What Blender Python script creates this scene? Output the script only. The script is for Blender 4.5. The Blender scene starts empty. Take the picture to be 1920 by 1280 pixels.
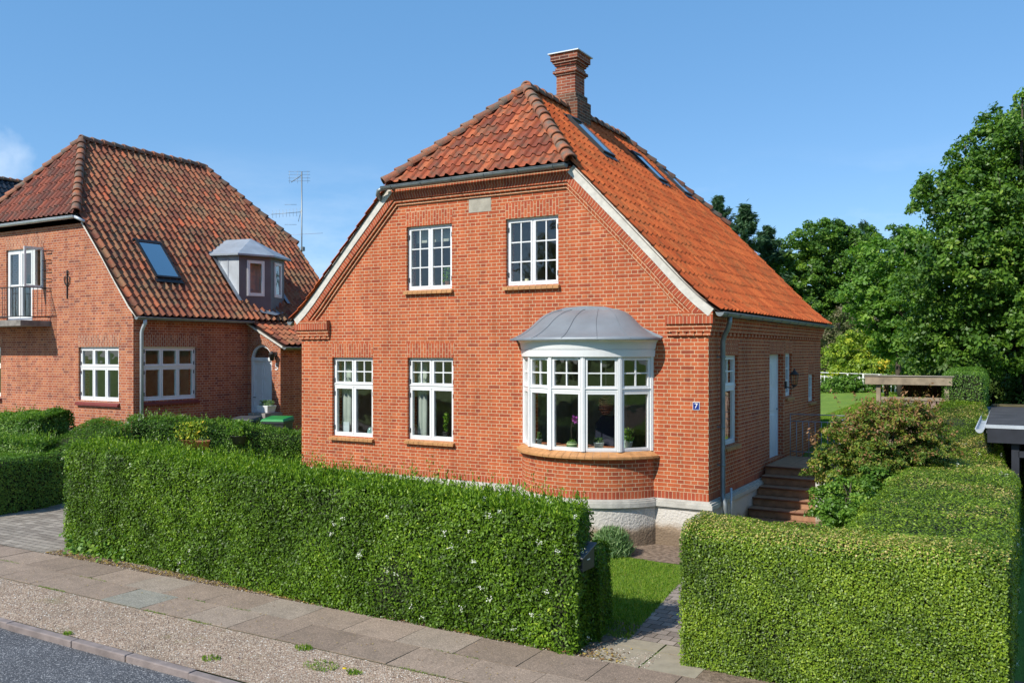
import bpy, bmesh, math, random
import numpy as np
from math import radians as R, sin, cos, pi, sqrt
from mathutils import Vector, Matrix
random.seed(7); rng = np.random.default_rng(7)
sc = bpy.context.scene
COL = sc.collection

# ------------------------------------------------------------------ camera
cam = bpy.data.cameras.new('camera'); camo = bpy.data.objects.new('camera', cam); COL.objects.link(camo)
camo.location = (4.6642, -14.444, 3.3057)
camo.rotation_euler = (pi/2, 0, 0.5303)
cam.sensor_width = 36; cam.lens = 36*1663.15/1920
cam.shift_y = 19.1/1920
cam.clip_start = 0.1; cam.clip_end = 2000
sc.camera = camo
# ------------------------------------------------------------------ light
SUN = Vector((-.29, -.78, .74)).normalized()
SUN_EL = math.asin(SUN.z)
w = bpy.data.worlds.new('World'); sc.world = w; w.use_nodes = True
nt = w.node_tree; nt.nodes.clear()
def N(nt, t, **k):
    n = nt.nodes.new(t)
    for a, b in k.items(): setattr(n, a, b)
    return n
sky = N(nt, 'ShaderNodeTexSky', sky_type='NISHITA', sun_disc=False)
sky.sun_elevation = SUN_EL; sky.sun_rotation = math.atan2(SUN.x, SUN.y)
sky.air_density = 0.85; sky.dust_density = 0.1; sky.ozone_density = 2.2; sky.altitude = 0
hs = N(nt, 'ShaderNodeHueSaturation'); hs.inputs['Saturation'].default_value = 1.03; hs.inputs['Value'].default_value = 1.0
bg = N(nt, 'ShaderNodeBackground'); bg.inputs[1].default_value = 0.15
wo = N(nt, 'ShaderNodeOutputWorld')
# thin clouds low in the sky
tc = N(nt, 'ShaderNodeTexCoord'); mp = N(nt, 'ShaderNodeMapping'); mp.inputs['Scale'].default_value = (2.2, 2.2, 7)
ns = N(nt, 'ShaderNodeTexNoise'); ns.inputs['Scale'].default_value = 2.3; ns.inputs['Detail'].default_value = 7; ns.inputs['Roughness'].default_value = .6
cr = N(nt, 'ShaderNodeValToRGB'); cr.color_ramp.elements[0].position = .50; cr.color_ramp.elements[1].position = .72
sx = N(nt, 'ShaderNodeSeparateXYZ')
mr = N(nt, 'ShaderNodeMapRange'); mr.inputs[1].default_value = .02; mr.inputs[2].default_value = .22; mr.inputs[3].default_value = .38; mr.inputs[4].default_value = 0
ml = N(nt, 'ShaderNodeMath', operation='MULTIPLY')
# one small white cloud low over the far left roofs
vd = N(nt, 'ShaderNodeVectorMath', operation='DISTANCE')
def campix(u, v):
    X = (u-960)/1663.15; Y = -(v-659.09)/1663.15; s, c = sin(.5303), cos(.5303)
    return Vector((X*c-s, X*s+c, Y)).normalized()
vd.inputs[1].default_value = campix(-12, 318)
ad = N(nt, 'ShaderNodeMath', operation='MULTIPLY_ADD'); ad.inputs[1].default_value = .085; 
ns2 = N(nt, 'ShaderNodeTexNoise'); ns2.inputs['Scale'].default_value = 34; ns2.inputs['Detail'].default_value = 6
mr2 = N(nt, 'ShaderNodeMapRange'); mr2.inputs[1].default_value = .045; mr2.inputs[2].default_value = .085; mr2.inputs[3].default_value = .27; mr2.inputs[4].default_value = 0
mx2 = N(nt, 'ShaderNodeMath', operation='MAXIMUM')
mix = N(nt, 'ShaderNodeMix', data_type='RGBA'); mix.inputs[7].default_value = (6.6, 6.9, 7.2, 1)
L = nt.links.new
sm_ = N(nt, 'ShaderNodeMix', data_type='RGBA'); sm_.inputs[0].default_value = .55; sm_.inputs[7].default_value = (.62, 1.90, 3.75, 1)
L(sky.outputs[0], sm_.inputs[6]); L(sm_.outputs[2], hs.inputs['Color']); L(tc.outputs['Generated'], mp.inputs[0]); L(mp.outputs[0], ns.inputs['Vector'])
L(ns.outputs[0], cr.inputs[0]); L(tc.outputs['Generated'], sx.inputs[0]); L(sx.outputs[2], mr.inputs[0])
L(cr.outputs[0], ml.inputs[0]); L(mr.outputs[0], ml.inputs[1])
L(tc.outputs['Generated'], vd.inputs[0]); L(tc.outputs['Generated'], ns2.inputs['Vector'])
L(ns2.outputs[0], ad.inputs[0]); L(vd.outputs['Value'], ad.inputs[2]); L(ad.outputs[0], mr2.inputs[0])
L(ml.outputs[0], mx2.inputs[0]); L(mr2.outputs[0], mx2.inputs[1])
L(mx2.outputs[0], mix.inputs[0]); L(hs.outputs[0], mix.inputs[6]); L(mix.outputs[2], bg.inputs[0]); L(bg.outputs[0], wo.inputs[0])
sl = bpy.data.lights.new('sun', 'SUN'); sl.energy = 4.2; sl.angle = R(.53); sl.color = (1, .945, .86)
so = bpy.data.objects.new('sun', sl); COL.objects.link(so); so.rotation_euler = SUN.to_track_quat('Z', 'Y').to_euler(); so.location = (0, -30, 40)
sc.view_settings.view_transform = 'Standard'; sc.view_settings.look = 'None'; sc.view_settings.gamma = 1; sc.view_settings.exposure = 0.42
sc.cycles.max_bounces = 8; sc.cycles.transparent_max_bounces = 16

# ------------------------------------------------------------------ materials
def newmat(name):
    m = bpy.data.materials.new(name); m.use_nodes = True
    b = m.node_tree.nodes['Principled BSDF']; return m, m.node_tree, b
def ramp(nt, cols, fac=None, interp='LINEAR'):
    r = N(nt, 'ShaderNodeValToRGB'); e = r.color_ramp.elements; r.color_ramp.interpolation = interp
    n = len(cols)
    for i, c in enumerate(cols):
        pos, c = (c[0], c[1]) if isinstance(c[1], (tuple, list)) else (i/(n-1), c)
        el = e[i] if i < 2 else e.new(pos)
        el.position = pos; el.color = (*c, 1)
    if fac is not None: nt.links.new(fac, r.inputs[0])
    return r
def simple(name, col, rough=.6, metal=0, var=.12, scale=6, bump=0, bscale=40, spec=.4, col2=None):
    m, nt, b = newmat(name); L = nt.links.new
    tc = N(nt, 'ShaderNodeTexCoord'); n = N(nt, 'ShaderNodeTexNoise'); n.inputs['Scale'].default_value = scale; n.inputs['Detail'].default_value = 6
    L(tc.outputs['Object'], n.inputs['Vector'])
    c2 = col2 or tuple(min(1, c*(1+var)) for c in col); c1 = tuple(c*(1-var) for c in col)
    r = ramp(nt, [(.3, c1), (.7, c2)], n.outputs[0]); L(r.outputs[0], b.inputs['Base Color'])
    b.inputs['Roughness'].default_value = rough; b.inputs['Metallic'].default_value = metal; b.inputs['Specular IOR Level'].default_value = spec
    if bump:
        n2 = N(nt, 'ShaderNodeTexNoise'); n2.inputs['Scale'].default_value = bscale; n2.inputs['Detail'].default_value = 5
        L(tc.outputs['Object'], n2.inputs['Vector'])
        bp = N(nt, 'ShaderNodeBump'); bp.inputs['Strength'].default_value = 1; bp.inputs['Distance'].default_value = bump
        L(n2.outputs[0], bp.inputs['Height']); L(bp.outputs[0], b.inputs['Normal'])
    return m
def brick(name, cols, mortar, bw=.24, rh=.0667, ms=.0062, squash=.5, offset=.5, bump=.004, vertical=False, noisecol=.25, rough=.85):
    m, nt, b = newmat(name); L = nt.links.new
    uv = N(nt, 'ShaderNodeUVMap'); vec = uv.outputs[0]
    if vertical:
        s = N(nt, 'ShaderNodeSeparateXYZ'); c = N(nt, 'ShaderNodeCombineXYZ'); L(vec, s.inputs[0]); L(s.outputs[1], c.inputs[0]); L(s.outputs[0], c.inputs[1]); vec = c.outputs[0]
    # slight wobble of the joints
    nz = N(nt, 'ShaderNodeTexNoise'); nz.inputs['Scale'].default_value = 9; nz.inputs['Detail'].default_value = 3
    L(vec, nz.inputs['Vector'])
    vm = N(nt, 'ShaderNodeVectorMath', operation='MULTIPLY_ADD'); vm.inputs[1].default_value = (.006, .006, 0)
    L(nz.outputs['Color'], vm.inputs[0]); L(vec, vm.inputs[2])
    t = N(nt, 'ShaderNodeTexBrick'); t.offset = offset; t.offset_frequency = 2; t.squash = squash; t.squash_frequency = 2
    L(vm.outputs[0], t.inputs['Vector'])
    for k, v in {'Scale': 1, 'Mortar Size': ms, 'Mortar Smooth': .25, 'Bias': 0, 'Brick Width': bw, 'Row Height': rh}.items(): t.inputs[k].default_value = v
    t.inputs['Color1'].default_value = (0, 0, 0, 1); t.inputs['Color2'].default_value = (1, 1, 1, 1); t.inputs['Mortar'].default_value = (.5, .5, .5, 1)
    r = ramp(nt, cols, t.outputs['Color'])
    n1 = N(nt, 'ShaderNodeTexNoise'); n1.inputs['Scale'].default_value = 1.1; n1.inputs['Detail'].default_value = 8; n1.inputs['Roughness'].default_value = .65; L(vec, n1.inputs['Vector'])
    r1 = ramp(nt, [(.25, (1-noisecol,)*3), (.75, (1+noisecol*.4,)*3)], n1.outputs[0])
    n3 = N(nt, 'ShaderNodeTexNoise'); n3.inputs['Scale'].default_value = 60; n3.inputs['Detail'].default_value = 4; L(vec, n3.inputs['Vector'])
    r3 = ramp(nt, [(.3, (.82,)*3), (.7, (1.1,)*3)], n3.outputs[0])
    mu = N(nt, 'ShaderNodeMix', data_type='RGBA', blend_type='MULTIPLY'); mu.inputs[0].default_value = 1
    mu2 = N(nt, 'ShaderNodeMix', data_type='RGBA', blend_type='MULTIPLY'); mu2.inputs[0].default_value = 1
    L(r.outputs[0], mu.inputs[6]); L(r3.outputs[0], mu.inputs[7])
    mx = N(nt, 'ShaderNodeMix', data_type='RGBA'); L(t.outputs['Fac'], mx.inputs[0]); L(mu.outputs[2], mx.inputs[6]); mx.inputs[7].default_value = (*mortar, 1)
    # rain streaks and soot: noise stretched down the wall
    mps = N(nt, 'ShaderNodeMapping'); mps.inputs['Scale'].default_value = (3.2, .45, 1) ; L(uv.outputs[0], mps.inputs[0])
    ns_ = N(nt, 'ShaderNodeTexNoise'); ns_.inputs['Scale'].default_value = 1.6; ns_.inputs['Detail'].default_value = 9; ns_.inputs['Roughness'].default_value = .7; L(mps.outputs[0], ns_.inputs['Vector'])
    rs_ = ramp(nt, [(.34, (.74, .72, .72)), (.52, (1, 1, 1)), (.72, (1.07, 1.05, 1.03))], ns_.outputs[0])
    mu3 = N(nt, 'ShaderNodeMix', data_type='RGBA', blend_type='MULTIPLY'); mu3.inputs[0].default_value = .8; L(mx.outputs[2], mu3.inputs[6]); L(rs_.outputs[0], mu3.inputs[7])
    L(mu3.outputs[2], mu2.inputs[6]); L(r1.outputs[0], mu2.inputs[7])
    L(mu2.outputs[2], b.inputs['Base Color'])
    b.inputs['Roughness'].default_value = rough; b.inputs['Specular IOR Level'].default_value = .25
    inv = N(nt, 'ShaderNodeMath', operation='MULTIPLY_ADD'); inv.inputs[1].default_value = -1; inv.inputs[2].default_value = 1; L(t.outputs['Fac'], inv.inputs[0])
    ad = N(nt, 'ShaderNodeMath', operation='MULTIPLY_ADD'); ad.inputs[1].default_value = .35; L(n3.outputs[0], ad.inputs[0]); L(inv.outputs[0], ad.inputs[2])
    bp = N(nt, 'ShaderNodeBump'); bp.inputs['Strength'].default_value = 1; bp.inputs['Distance'].default_value = bump; L(ad.outputs[0], bp.inputs['Height']); L(bp.outputs[0], b.inputs['Normal'])
    return m
def leafmat(name, cols, trans=.3, rough=.5, spec=.35):
    m, nt, b = newmat(name); L = nt.links.new
    a = N(nt, 'ShaderNodeAttribute', attribute_name='rnd'); r = ramp(nt, cols, a.outputs['Fac'])
    L(r.outputs[0], b.inputs['Base Color']); b.inputs['Roughness'].default_value = rough; b.inputs['Specular IOR Level'].default_value = spec
    t = N(nt, 'ShaderNodeBsdfTranslucent'); mu = N(nt, 'ShaderNodeMix', data_type='RGBA', blend_type='MULTIPLY'); mu.inputs[0].default_value = 1
    L(r.outputs[0], mu.inputs[6]); mu.inputs[7].default_value = (1.25, 1.5, .5, 1); L(mu.outputs[2], t.inputs[0])
    ms = N(nt, 'ShaderNodeMixShader'); ms.inputs[0].default_value = trans
    o = nt.nodes['Material Output']; L(b.outputs[0], ms.inputs[1]); L(t.outputs[0], ms.inputs[2]); L(ms.outputs[0], o.inputs[0])
    return m
def tilemat(name, cols, lichen, lamt=.5, rough=.75, spec=.3, lscale=2.5, moss=(.09, .085, .03), mossamt=.0):
    m, nt, b = newmat(name); L = nt.links.new
    a = N(nt, 'ShaderNodeAttribute', attribute_name='rnd'); r = ramp(nt, cols, a.outputs['Fac'])
    tc = N(nt, 'ShaderNodeTexCoord')
    n = N(nt, 'ShaderNodeTexNoise'); n.inputs['Scale'].default_value = 9; n.inputs['Detail'].default_value = 9; n.inputs['Roughness'].default_value = .7; L(tc.outputs['Object'], n.inputs['Vector'])
    n2 = N(nt, 'ShaderNodeTexNoise'); n2.inputs['Scale'].default_value = lscale; n2.inputs['Detail'].default_value = 5; L(tc.outputs['Object'], n2.inputs['Vector'])
    mu = N(nt, 'ShaderNodeMath', operation='MULTIPLY'); L(n.outputs[0], mu.inputs[0]); L(n2.outputs[0], mu.inputs[1])
    rr = ramp(nt, [(.30-.12*lamt, (0, 0, 0)), (.42-.1*lamt, (1, 1, 1))], mu.outputs[0])
    sc_ = N(nt, 'ShaderNodeMath', operation='MULTIPLY'); sc_.inputs[1].default_value = lamt; L(rr.outputs[0], sc_.inputs[0])
    mx = N(nt, 'ShaderNodeMix', data_type='RGBA'); L(sc_.outputs[0], mx.inputs[0]); L(r.outputs[0], mx.inputs[6]); mx.inputs[7].default_value = (*lichen, 1)
    n4 = N(nt, 'ShaderNodeTexNoise'); n4.inputs['Scale'].default_value = 3.5; n4.inputs['Detail'].default_value = 8; n4.inputs['Roughness'].default_value = .75; L(tc.outputs['Object'], n4.inputs['Vector'])
    r4 = ramp(nt, [(.57, (0, 0, 0)), (.63, (1, 1, 1))], n4.outputs[0])
    s4 = N(nt, 'ShaderNodeMath', operation='MULTIPLY'); s4.inputs[1].default_value = mossamt; L(r4.outputs[0], s4.inputs[0])
    mx4 = N(nt, 'ShaderNodeMix', data_type='RGBA'); L(s4.outputs[0], mx4.inputs[0]); L(mx.outputs[2], mx4.inputs[6]); mx4.inputs[7].default_value = (*moss, 1)
    n5 = N(nt, 'ShaderNodeTexNoise'); n5.inputs['Scale'].default_value = 45; n5.inputs['Detail'].default_value = 4; L(tc.outputs['Object'], n5.inputs['Vector'])
    r5 = ramp(nt, [(.3, (.72,)*3), (.7, (1.15,)*3)], n5.outputs[0])
    m5 = N(nt, 'ShaderNodeMix', data_type='RGBA', blend_type='MULTIPLY'); m5.inputs[0].default_value = 1; L(mx4.outputs[2], m5.inputs[6]); L(r5.outputs[0], m5.inputs[7])
    L(m5.outputs[2], b.inputs['Base Color']); b.inputs['Roughness'].default_value = rough; b.inputs['Specular IOR Level'].default_value = spec
    bp = N(nt, 'ShaderNodeBump'); bp.inputs['Distance'].default_value = .004; L(n.outputs[0], bp.inputs['Height']); L(bp.outputs[0], b.inputs['Normal'])
    return m
M = {}
BR = [(0, (.32, .068, .032)), (.08, (.41, .082, .033)), (.30, (.465, .100, .037)), (.75, (.50, .115, .041)), (1, (.54, .135, .047))]
M['brick'] = brick('red_brick', BR, (.66, .455, .28), ms=.0062)
M['brickv'] = brick('red_brick_soldier', [(0, (.38, .075, .035)), (.5, (.47, .100, .042)), (1, (.53, .135, .05))], (.66, .455, .28), bw=.15, squash=1, vertical=True, ms=.0058)
M['brickv1'] = brick('red_brick_rowlock', [(0, (.33, .065, .033)), (.5, (.43, .09, .04)), (1, (.50, .12, .05))], (.66, .455, .28), bw=.6, squash=1, offset=0, vertical=True, ms=.0048)
M['brickn'] = brick('neighbour_brick', [(0, (.25, .075, .045)), (.15, (.37, .10, .05)), (.6, (.45, .135, .06)), (1, (.52, .18, .08))], (.62, .48, .36), ms=.0052)
M['bricknv'] = brick('neighbour_brick_soldier', [(0, (.30, .09, .05)), (.6, (.43, .14, .07)), (1, (.52, .20, .10))], (.60, .48, .36), bw=.13, squash=1, vertical=True)
M['bricko'] = brick('old_chimney_brick', [(0, (.12, .035, .025)), (.5, (.26, .065, .035)), (1, (.34, .10, .05))], (.45, .36, .28), ms=.006, squash=1)
M['brickold'] = brick('weathered_chimney_brick', [(0, (.07, .035, .025)), (.5, (.15, .065, .04)), (1, (.27, .09, .045))], (.30, .25, .19), ms=.007, squash=1)
M['sill'] = simple('yellow_sill_brick', (.46, .225, .085), .6, var=.2, scale=9, bump=.001)
M['mortar'] = simple('pale_mortar', (.58, .55, .49), .9, var=.12, scale=12, bump=.003)
M['joint'] = simple('joint_mortar', (.50, .42, .33), .9)
M['white'] = simple('white_paint', (.76, .765, .76), .35, var=.03, scale=3)
M['zinc'] = simple('zinc', (.23, .255, .26), .45, metal=.5, var=.18, scale=5)
M['zincl'] = simple('pale_zinc', (.50, .54, .58), .5, metal=.35, var=.12, scale=3, bump=.002, bscale=4)
M['lead'] = simple('lead_sheet', (.215, .24, .265), .5, metal=.25, var=.13, scale=2.2, bump=.006, bscale=4)
M['zincshade'] = simple('shaded_zinc', (.13, .13, .145), .5, metal=.2, var=.12, scale=3, bump=.002, bscale=5)  # zinc darkened in colour for the shaded dormer faces
M['dark'] = simple('black_paint', (.02, .02, .022), .4)
M['iron'] = simple('dark_iron', (.035, .032, .03), .6)
M['under'] = simple('light_block_underlay', (.05, .03, .025), .9)
M['plaster'] = simple('room_plaster', (.68, .66, .60), .9)
M['floor'] = simple('room_floor', (.30, .19, .11), .6)
M['plinthcap'] = simple('plinth_cap', (.47, .45, .40), .85, var=.15, scale=7, bump=.004)
M['asph'] = None
# rendered plinth, stained by soil splash low down
m, nt_, b = newmat('rendered_plinth'); L = nt_.links.new
tc = N(nt_, 'ShaderNodeTexCoord'); sx = N(nt_, 'ShaderNodeSeparateXYZ'); L(tc.outputs['Object'], sx.inputs[0])
n1 = N(nt_, 'ShaderNodeTexNoise'); n1.inputs['Scale'].default_value = 3; n1.inputs['Detail'].default_value = 6; L(tc.outputs['Object'], n1.inputs['Vector'])
ma = N(nt_, 'ShaderNodeMath', operation='MULTIPLY_ADD'); ma.inputs[1].default_value = -.42; L(n1.outputs[0], ma.inputs[0]); L(sx.outputs[2], ma.inputs[2])
r = ramp(nt_, [(0, (.20, .145, .095)), (.06, (.32, .24, .165)), (.17, (.56, .52, .46)), (1, (.66, .65, .62))], ma.outputs[0])
L(r.outputs[0], b.inputs['Base Color']); b.inputs['Roughness'].default_value = .95
n2 = N(nt_, 'ShaderNodeTexNoise'); n2.inputs['Scale'].default_value = 26; n2.inputs['Detail'].default_value = 4; L(tc.outputs['Object'], n2.inputs['Vector'])
bp = N(nt_, 'ShaderNodeBump'); bp.inputs['Distance'].default_value = .02; L(n2.outputs[0], bp.inputs['Height']); L(bp.outputs[0], b.inputs['Normal'])
M['plinth'] = m
# window glass: clear with fresnel reflection
def glassmat(name, tint=(.88, .92, .90), boost=2.3):
    m, nt, b = newmat(name); L = nt.links.new; nt.nodes.remove(b)
    t = N(nt, 'ShaderNodeBsdfTransparent'); t.inputs[0].default_value = (*tint, 1)
    g = N(nt, 'ShaderNodeBsdfGlossy'); g.inputs['Roughness'].default_value = .015
    f = N(nt, 'ShaderNodeLayerWeight'); f.inputs[0].default_value = .5
    pw = N(nt, 'ShaderNodeMath', operation='POWER'); pw.inputs[1].default_value = 4; L(f.outputs['Facing'], pw.inputs[0])
    sa = N(nt, 'ShaderNodeMath', operation='MULTIPLY_ADD'); sa.inputs[1].default_value = .95; sa.inputs[2].default_value = .045; L(pw.outputs[0], sa.inputs[0])
    mu = N(nt, 'ShaderNodeMath', operation='MULTIPLY', use_clamp=True); mu.inputs[1].default_value = boost; L(sa.outputs[0], mu.inputs[0])
    tc = N(nt, 'ShaderNodeTexCoord'); n = N(nt, 'ShaderNodeTexNoise'); n.inputs['Scale'].default_value = 1.6; L(tc.outputs['Object'], n.inputs['Vector'])
    bp = N(nt, 'ShaderNodeBump'); bp.inputs['Distance'].default_value = .006; L(n.outputs[0], bp.inputs['Height']); L(bp.outputs[0], g.inputs['Normal'])
    ms = N(nt, 'ShaderNodeMixShader'); L(mu.outputs[0], ms.inputs[0]); L(t.outputs[0], ms.inputs[1]); L(g.outputs[0], ms.inputs[2])
    L(ms.outputs[0], nt.nodes['Material Output'].inputs[0]); return m
M['glass'] = glassmat('window_glass')
M['rglass'] = glassmat('roof_window_glass', (.25, .3, .35), 9.0)
M['tile_new'] = tilemat('orange_clay_tile', [(0, (.40, .085, .028)), (.5, (.52, .112, .034)), (1, (.62, .15, .045))], (.30, .13, .05), .5, spec=.08, lscale=1.5, moss=(.10, .065, .03), mossamt=.55)
M['tile_old'] = tilemat('weathered_clay_tile', [(0, (.17, .045, .026)), (.45, (.34, .080, .034)), (1, (.47, .13, .05))], (.16, .095, .06), .7, lscale=3)
M['tile_n'] = tilemat('old_brown_red_tile', [(0, (.17, .055, .032)), (.4, (.27, .085, .042)), (.85, (.36, .135, .062)), (1, (.47, .11, .045))], (.20, .15, .08), .7, lscale=2)
M['tile_nh'] = tilemat('dark_red_hip_tile', [(0, (.12, .035, .025)), (.5, (.20, .055, .033)), (1, (.30, .075, .04))], (.10, .07, .055), .7, lscale=3)
M['ridge'] = tilemat('ridge_tile_clay', [(0, (.17, .08, .05)), (.5, (.28, .10, .055)), (1, (.42, .14, .06))], (.15, .13, .10), .9, lscale=4)
M['tile_black'] = tilemat('black_glazed_tile', [(0, (.015, .018, .025)), (1, (.03, .035, .045))], (.03, .03, .03), .2, rough=.25)

# ------------------------------------------------------------------ object helpers
def tag(o, label=None, cat=None, group=None, kind=None):
    if label: o['label'] = label
    if cat: o['category'] = cat
    if group: o['group'] = group
    if kind: o['kind'] = kind
    return o
def empty(name, loc=(0, 0, 0), label=None, cat=None, group=None, rz=0):
    o = bpy.data.objects.new(name, None); COL.objects.link(o); o.location = loc; o.rotation_euler = (0, 0, rz); o.empty_display_size = .2
    bpy.context.view_layer.update()
    return tag(o, label, cat, group)
def link(o, parent=None):
    COL.objects.link(o)
    if parent is not None:
        o.parent = parent; o.matrix_parent_inverse = parent.matrix_world.inverted()
    return o
def uv_box(me):
    uvl = me.uv_layers.new(name='UVMap') if not me.uv_layers else me.uv_layers[0]
    for p in me.polygons:
        n = p.normal
        for li in p.loop_indices:
            c = me.vertices[me.loops[li].vertex_index].co
            if abs(n.z) > .7: u = (c.x, c.y)
            elif abs(n.x) > abs(n.y): u = (c.y, c.z)
            else: u = (c.x, c.z)
            uvl.data[li].uv = u
class MB:
    def __init__(s): s.v = []; s.f = []; s.uv = {}; s.mi = []; s.sm = []
    def add(s, vs, fs, uvs=None, mi=0, smooth=False):
        k = len(s.v); s.v += [tuple(v) for v in vs]
        for i, f in enumerate(fs):
            if uvs: s.uv[len(s.f)] = uvs[i]
            s.f.append([k+j for j in f]); s.mi.append(mi); s.sm.append(smooth)
        return s
    def box(s, x0, x1, y0, y1, z0, z1, mi=0):
        return s.add([(x0, y0, z0), (x1, y0, z0), (x1, y1, z0), (x0, y1, z0), (x0, y0, z1), (x1, y0, z1), (x1, y1, z1), (x0, y1, z1)],
                     [(0, 3, 2, 1), (4, 5, 6, 7), (0, 1, 5, 4), (1, 2, 6, 5), (2, 3, 7, 6), (3, 0, 4, 7)], mi=mi)
    def hexa(s, p, mi=0):
        return s.add(p, [(0, 3, 2, 1), (4, 5, 6, 7), (0, 1, 5, 4), (1, 2, 6, 5), (2, 3, 7, 6), (3, 0, 4, 7)], mi=mi)
    def prism(s, pts, axis, a0, a1, mi=0):
        # pts 2D outline, extruded along axis ('y': pts are x,z; 'x': pts are y,z; 'z': pts are x,y)
        n = len(pts)
        mk = {'y': lambda p, a: (p[0], a, p[1]), 'x': lambda p, a: (a, p[0], p[1]), 'z': lambda p, a: (p[0], p[1], a)}[axis]
        vs = [mk(p, a0) for p in pts]+[mk(p, a1) for p in pts]
        fs = [list(range(n)), list(range(2*n-1, n-1, -1))]+[(i, n+i, n+(i+1) % n, (i+1) % n) for i in range(n)]
        return s.add(vs, fs, mi=mi)
    def tube(s, path, r, seg=8, mi=0, smooth=True, cap=True):
        path = [Vector(p) for p in path]; rr = r if isinstance(r, (list, tuple)) else [r]*len(path)
        vs = []; n = len(path); up = None
        for i, p in enumerate(path):
            d = (path[min(i+1, n-1)]-path[max(i-1, 0)]).normalized()
            if up is None: up = Vector((0, 0, 1)) if abs(d.z) < .9 else Vector((1, 0, 0))
            a = d.cross(up).normalized(); b2 = a.cross(d).normalized(); up = b2
            for k in range(seg):
                t = 2*pi*k/seg; vs.append(p+a*cos(t)*rr[i]+b2*sin(t)*rr[i])
        fs = [(i*seg+k, i*seg+(k+1) % seg, (i+1)*seg+(k+1) % seg, (i+1)*seg+k) for i in range(n-1) for k in range(seg)]
        if cap: fs += [list(range(seg-1, -1, -1)), [(n-1)*seg+k for k in range(seg)]]
        return s.add(vs, fs, mi=mi, smooth=smooth)
    def lathe(s, cx, cy, prof, seg=20, mi=0, smooth=True, sxy=(1, 1)):
        vs = [(cx+r*cos(2*pi*k/seg)*sxy[0], cy+r*sin(2*pi*k/seg)*sxy[1], z) for r, z in prof for k in range(seg)]
        n = len(prof)
        fs = [(i*seg+k, i*seg+(k+1) % seg, (i+1)*seg+(k+1) % seg, (i+1)*seg+k) for i in range(n-1) for k in range(seg)]
        fs += [list(range(seg-1, -1, -1)), [(n-1)*seg+k for k in range(seg)]]
        return s.add(vs, fs, mi=mi, smooth=smooth)
    def grid(s, P, mi=0, uvs=None, smooth=True, closed=False):
        a = len(P); b2 = len(P[0]); vs = [q for row in P for q in row]
        fs = []; uu = []
        for i in range(a-1):
            for j in range(b2-1 if not closed else b2):
                j2 = (j+1) % b2; fs.append((i*b2+j, i*b2+j2, (i+1)*b2+j2, (i+1)*b2+j))
                if uvs: uu.append([uvs[i][j], uvs[i][j2], uvs[i+1][j2], uvs[i+1][j]])
        return s.add(vs, fs, uu or None, mi=mi, smooth=smooth)
    def build(s, name, mats, parent=None, uv=False, recalc=True, bevel=0, xf=None):
        me = bpy.data.meshes.new(name)
        vs = [tuple(xf(v)) for v in s.v] if xf else s.v
        me.from_pydata(vs, [], s.f)
        mats = mats if isinstance(mats, (list, tuple)) else [mats]
        for m_ in mats: me.materials.append(m_)
        me.polygons.foreach_set('material_index', s.mi); me.polygons.foreach_set('use_smooth', s.sm)
        if s.uv:
            l = me.uv_layers.new(name='UVMap'); uv_box(me)
            for fi, uu in s.uv.items():
                for li, u in zip(me.polygons[fi].loop_indices, uu): l.data[li].uv = u
        elif uv: uv_box(me)
        me.update()
        if recalc:
            bm = bmesh.new(); bm.from_mesh(me); bmesh.ops.recalc_face_normals(bm, faces=bm.faces); bm.to_mesh(me); bm.free()
        o = bpy.data.objects.new(name, me); link(o, parent)
        if bevel:
            md = o.modifiers.new('bevel', 'BEVEL'); md.width = bevel; md.segments = 2; md.limit_method = 'ANGLE'
        return o
def cut(o, cutter):
    md = o.modifiers.new('b', 'BOOLEAN'); md.operation = 'DIFFERENCE'; md.object = cutter; md.solver = 'EXACT'
    bpy.context.view_layer.update()
    me = bpy.data.meshes.new_from_object(o.evaluated_get(bpy.context.evaluated_depsgraph_get()))
    old = o.data; o.modifiers.clear(); o.data = me; me.name = o.name
    bpy.data.meshes.remove(old); bpy.data.objects.remove(cutter)
def text_mesh(name, txt, size, thick, mat, parent, mtx):
    cu = bpy.data.curves.new(name, 'FONT'); cu.body = txt; cu.size = size; cu.extrude = thick; cu.align_x = 'CENTER'; cu.align_y = 'CENTER'; cu.offset = size*.012
    t = bpy.data.objects.new('t', cu); COL.objects.link(t); bpy.context.view_layer.update()
    me = bpy.data.meshes.new_from_object(t); bpy.data.objects.remove(t); me.transform(mtx); me.materials.clear(); me.materials.append(mat)
    o = bpy.data.objects.new(name, me); return link(o, parent)

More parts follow.
